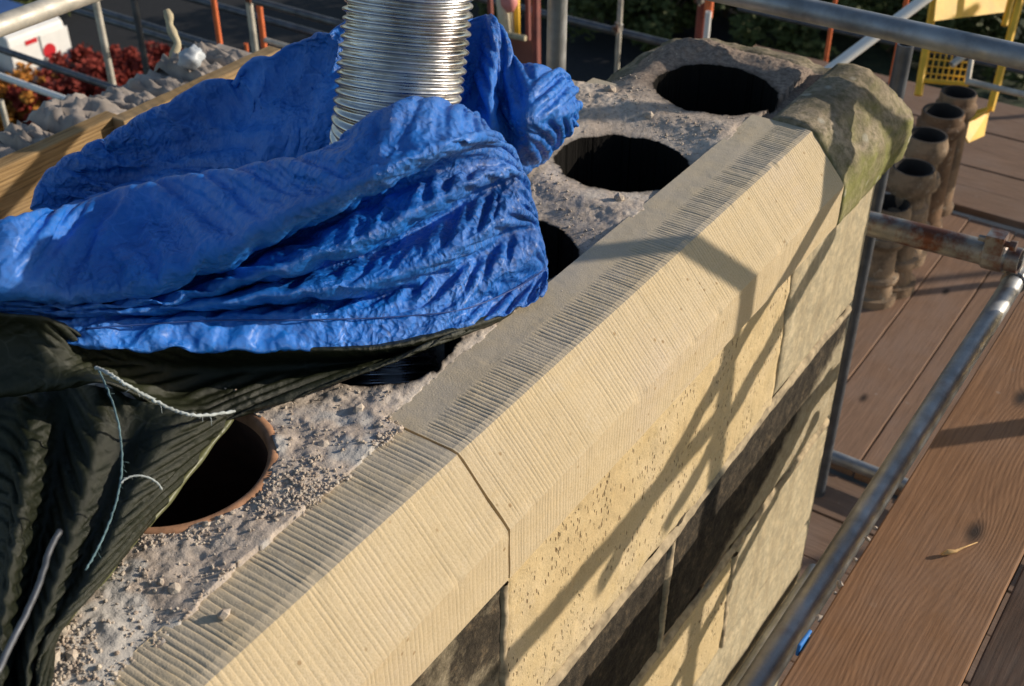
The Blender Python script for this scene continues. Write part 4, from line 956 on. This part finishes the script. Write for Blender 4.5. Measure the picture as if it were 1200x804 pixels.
ytube(328, 52, 8.6, -.25, .14, .02, 'galv_pale', 'short pale tube end sticking out behind the toe board')
# red rack with tubs
rk = thing('red_rack', 'rust red steel rack holding pale tubes behind the blue flap', 'rack', tuple(PD(615, 78, 7.5)))
def rkp(name, fn, mat): o = fn.build(name, MT[mat], rk); o.matrix_parent_inverse = Matrix.Translation(-Vector(rk.location)); return o
rkp('post', MB().tube([PD(629, 110, 7.4), PD(628, -40, 7.4)], .026, 8), 'red_oxide'); rkp('post', MB().tube([PD(620, 105, 7.7), PD(618, -40, 7.7)], .018, 8), 'red_oxide')
rkp('post', MB().tube([PD(580, 110, 7.6), PD(572, -40, 7.6)], .018, 8), 'red_oxide')
P = [Vector(PD(*a)) for a in ((580, 38, 7.6), (624, 48, 7.5), (624, 110, 7.5), (580, 105, 7.6))]
off = Vector((0, .03, 0)); rkp('panel', MB().add(P + [v + off for v in P], [(0, 1, 2, 3), (7, 6, 5, 4), (0, 4, 5, 1), (1, 5, 6, 2), (2, 6, 7, 3), (3, 7, 4, 0)]), 'wall_red')
rkp('shelf', MB().tube([PD(576, 37, 7.4), PD(616, 45, 7.3)], .018, 6), 'driftwood')
for (xa, xb, d, r, mt, lb) in ((587, 592, 7.45, .036, 'cream_plastic', 'wide cream tube standing in the red rack'), (599, 599, 7.5, .022, 'cream_plastic', 'narrow cream tube standing mid shelf in the red rack'), (608, 606, 7.5, .02, 'yellow_paint', 'narrow yellow tube standing in the red rack')):
    o = MB().tube([PD(xb, 39 if xb < 595 else 42, d), PD(xa - 3, -40, d)], r, 12).build('stored_tube', MT[mt], None, True); tag(o, lb, 'tube')
o = MB().tube([PD(598, 14, 7.3), PD(597, 6, 7.3), PD(596, -4, 7.3), PD(595, -16, 7.3)], [.02, .05, .055, .03], 12).build('pink_cloth', MT['pink'], None, True); tag(o, 'pink rag bundled between the tubes in the red rack', 'rag')
ytube(690, 29, 8.6, -1.6, 1.0, .028, 'galv_dark', 'grey blue tube crossing behind the upright standard')
vpole(726, 25, 8.2, .018, 'galv_pale', 'thin pale post left of the chimney top', couplers=((10.45, 0),))
vpole(830, 20, 7.0, .018, 'white_paint', 'white post with orange clamp behind the chimney end', top=PD(830, 12, 7.0)[2])
vpole(831, 5, 7.02, .026, 'orange_paint', 'orange sleeve on top of the white post', bot=PD(830, 24, 7.02)[2], top=.4)
vpole(822, 20, 7.2, .03, 'red_oxide', 'rust red standard next to the white post', couplers=((11.0, 0),))
vpole(971, 50, 7.6, .013, 'orange_paint', 'thin orange post left of the white diagonal tube')
vpole(1049, 70, 7.2, .014, 'orange_paint', 'thin red and white post right of the white diagonal tube')
pipe(PD(955, 95, 5.6), PD(1090, -6, 5.6), .026, 'white_paint', 'white diagonal brace tube behind the weathered chimney end', seg=14)
ytube(1010, 42, 9.0, -1.2, 1.0, .02, 'galv_dark', 'thin grey tube beyond the white diagonal brace')

# ================================================================== VAN AND PLANTING BELOW
vc = onz(62, 118, GZ)
van = thing('delivery_van', 'white delivery van with painted blue shade on its roof and red round emblem on its rear door', 'van', (vc[0], vc[1], GZ))
b = MB(); pr = [(-.0, .35), (-.02, 1.2), (.06, 1.92), (.22, 2.02), (3.3, 2.02), (4.1, 1.25), (4.85, 1.02), (4.95, .35)]; n = len(pr); hw = .92
V = []
for sx in (-1, 1):
    for y, z in pr: V.append((sx * (hw if z < 1.3 else hw * .93), y, z))
b.add(V, [(k, n + k, n + (k + 1) % n, (k + 1) % n) for k in range(n)] + [tuple(range(n)), tuple(range(n, 2 * n))[::-1]])
b.build('body', MT['white_paint'], van, False, .05)
MB().box((0, 1.78, 2.035), (1.6, 3.0, .03)).build('roof', MT['van_roof_shade'], van, False, .01)  # bluish shade on a white roof, put into its paint
MB().box((0, 3.72, 1.66), (1.5, .02, .75), Matrix.Rotation(-.82, 3, 'X')).build('windscreen', MT['glass_dark'], van)
for sx in (-1, 1):
    MB().box((sx * .46, -.022, 1.1), (.86, .03, 1.35)).build('rear_door', MT['white_paint'], van, False, .01)
    MB().box((sx * .86, -.03, .95), (.09, .04, .35)).build('tail_light', MT['lamp_red'], van)
    for y in (.9, 4.0):
        w = MB().tube([(sx * .93, y, .33), (sx * .70, y, .33)], .33, 20).build('wheel', MT['rubber'], van)
        MB().tube([(sx * .94, y, .33), (sx * .92, y, .33)], .19, 16).build('hub', MT['white_paint'], w)
MB().tube([(.22, -.05, 1.32), (.22, -.036, 1.32)], .19, 24).build('emblem', MT['van_red'], van)
MB().box((-.25, -.042, 1.72), (.36, .012, .12)).build('lettering', MT['van_red'], van)
MB().box((0, -.06, .42), (1.8, .12, .2)).build('bumper', MT['rubber'], van, False, .03)

def shrub(px, py, hgt, wid, mat, label, cat, group, nleaf, leaf, seed, z=GZ, d=None):
    p = onz(px, py, z) if d is None else PD(px, py, d); r = random.Random(seed)
    e = thing('shrub' if cat == 'shrub' else 'tree', label, cat, (p[0], p[1], z), group)
    mb = MB()
    for k in range(6):
        a = r.uniform(0, 6.28); mb.tube([(0, 0, 0), (.15 * wid * math.cos(a), .15 * wid * math.sin(a), hgt * .4), (.32 * wid * math.cos(a), .32 * wid * math.sin(a), hgt * .8)], [.05, .035, .012], 5)
    mb.build('trunk', MT['bark'], e)
    cl = [(r.gauss(0, .28) * wid, r.gauss(0, .28) * wid, hgt * r.uniform(.15, .95), r.uniform(.08, .2) * min(wid, hgt)) for _ in range(44)]
    V = []; F = []
    for k in range(nleaf):
        c = cl[r.randrange(44)]; v = Vector((r.gauss(0, 1), r.gauss(0, 1), r.gauss(0, 1))).normalized() * (c[3] * r.uniform(.25, 1.35))
        q = Vector(c[:3]) + v; q.z = max(.05, q.z)
        u = Vector((r.gauss(0, 1), r.gauss(0, 1), r.gauss(0, .6))).normalized(); w = u.orthogonal().normalized(); s = leaf * r.uniform(.6, 1.3); i = len(V)
        V += [q - u * s, q + w * s * .5, q + u * s, q - w * s * .5]; F.append((i, i + 1, i + 2, i + 3))
    link('crown', mesh('crown', V, F), e, MT[mat]); return e
shrub(118, 122, 1.2, 2.6, 'leaf_red', 'crimson autumn shrub beside the white van', 'shrub', None, 5200, .10, 1)
shrub(172, 104, 1.1, 2.8, 'leaf_red', 'deep red autumn shrub behind the dark standard', 'shrub', None, 5200, .10, 2)
shrub(62, 140, 1.1, 2.0, 'leaf_red', 'red autumn shrub below the white painted tube', 'shrub', None, 4200, .10, 3)
shrub(18, 146, 1.2, 1.8, 'leaf_orange', 'orange leaved shrub at the foot of the red ones', 'shrub', None, 4200, .10, 4)
shrub(125, 145, 1.1, 2.4, 'leaf_red', 'low red shrub behind the rubble wall head', 'shrub', None, 4200, .10, 5)
shrub(10, 10, 3.0, 3.0, 'leaf_green', 'dark green shrub behind the white van', 'shrub', None, 4000, .12, 6)
gs = [(700, 30), (770, 50), (850, 20), (930, 45), (1000, 25), (900, -20), (1040, 60), (790, -10), (1180, 70), (980, -40), (640, -10), (1100, 30)]
for k, (px, py) in enumerate(gs):
    shrub(px, py, random.Random(k).uniform(2.2, 4.2), random.Random(k + 50).uniform(3.0, 4.8), 'leaf_green', 'dark green garden bush far below the chimney end', 'shrub', 'garden bushes far below', 4200, .13, 20 + k)
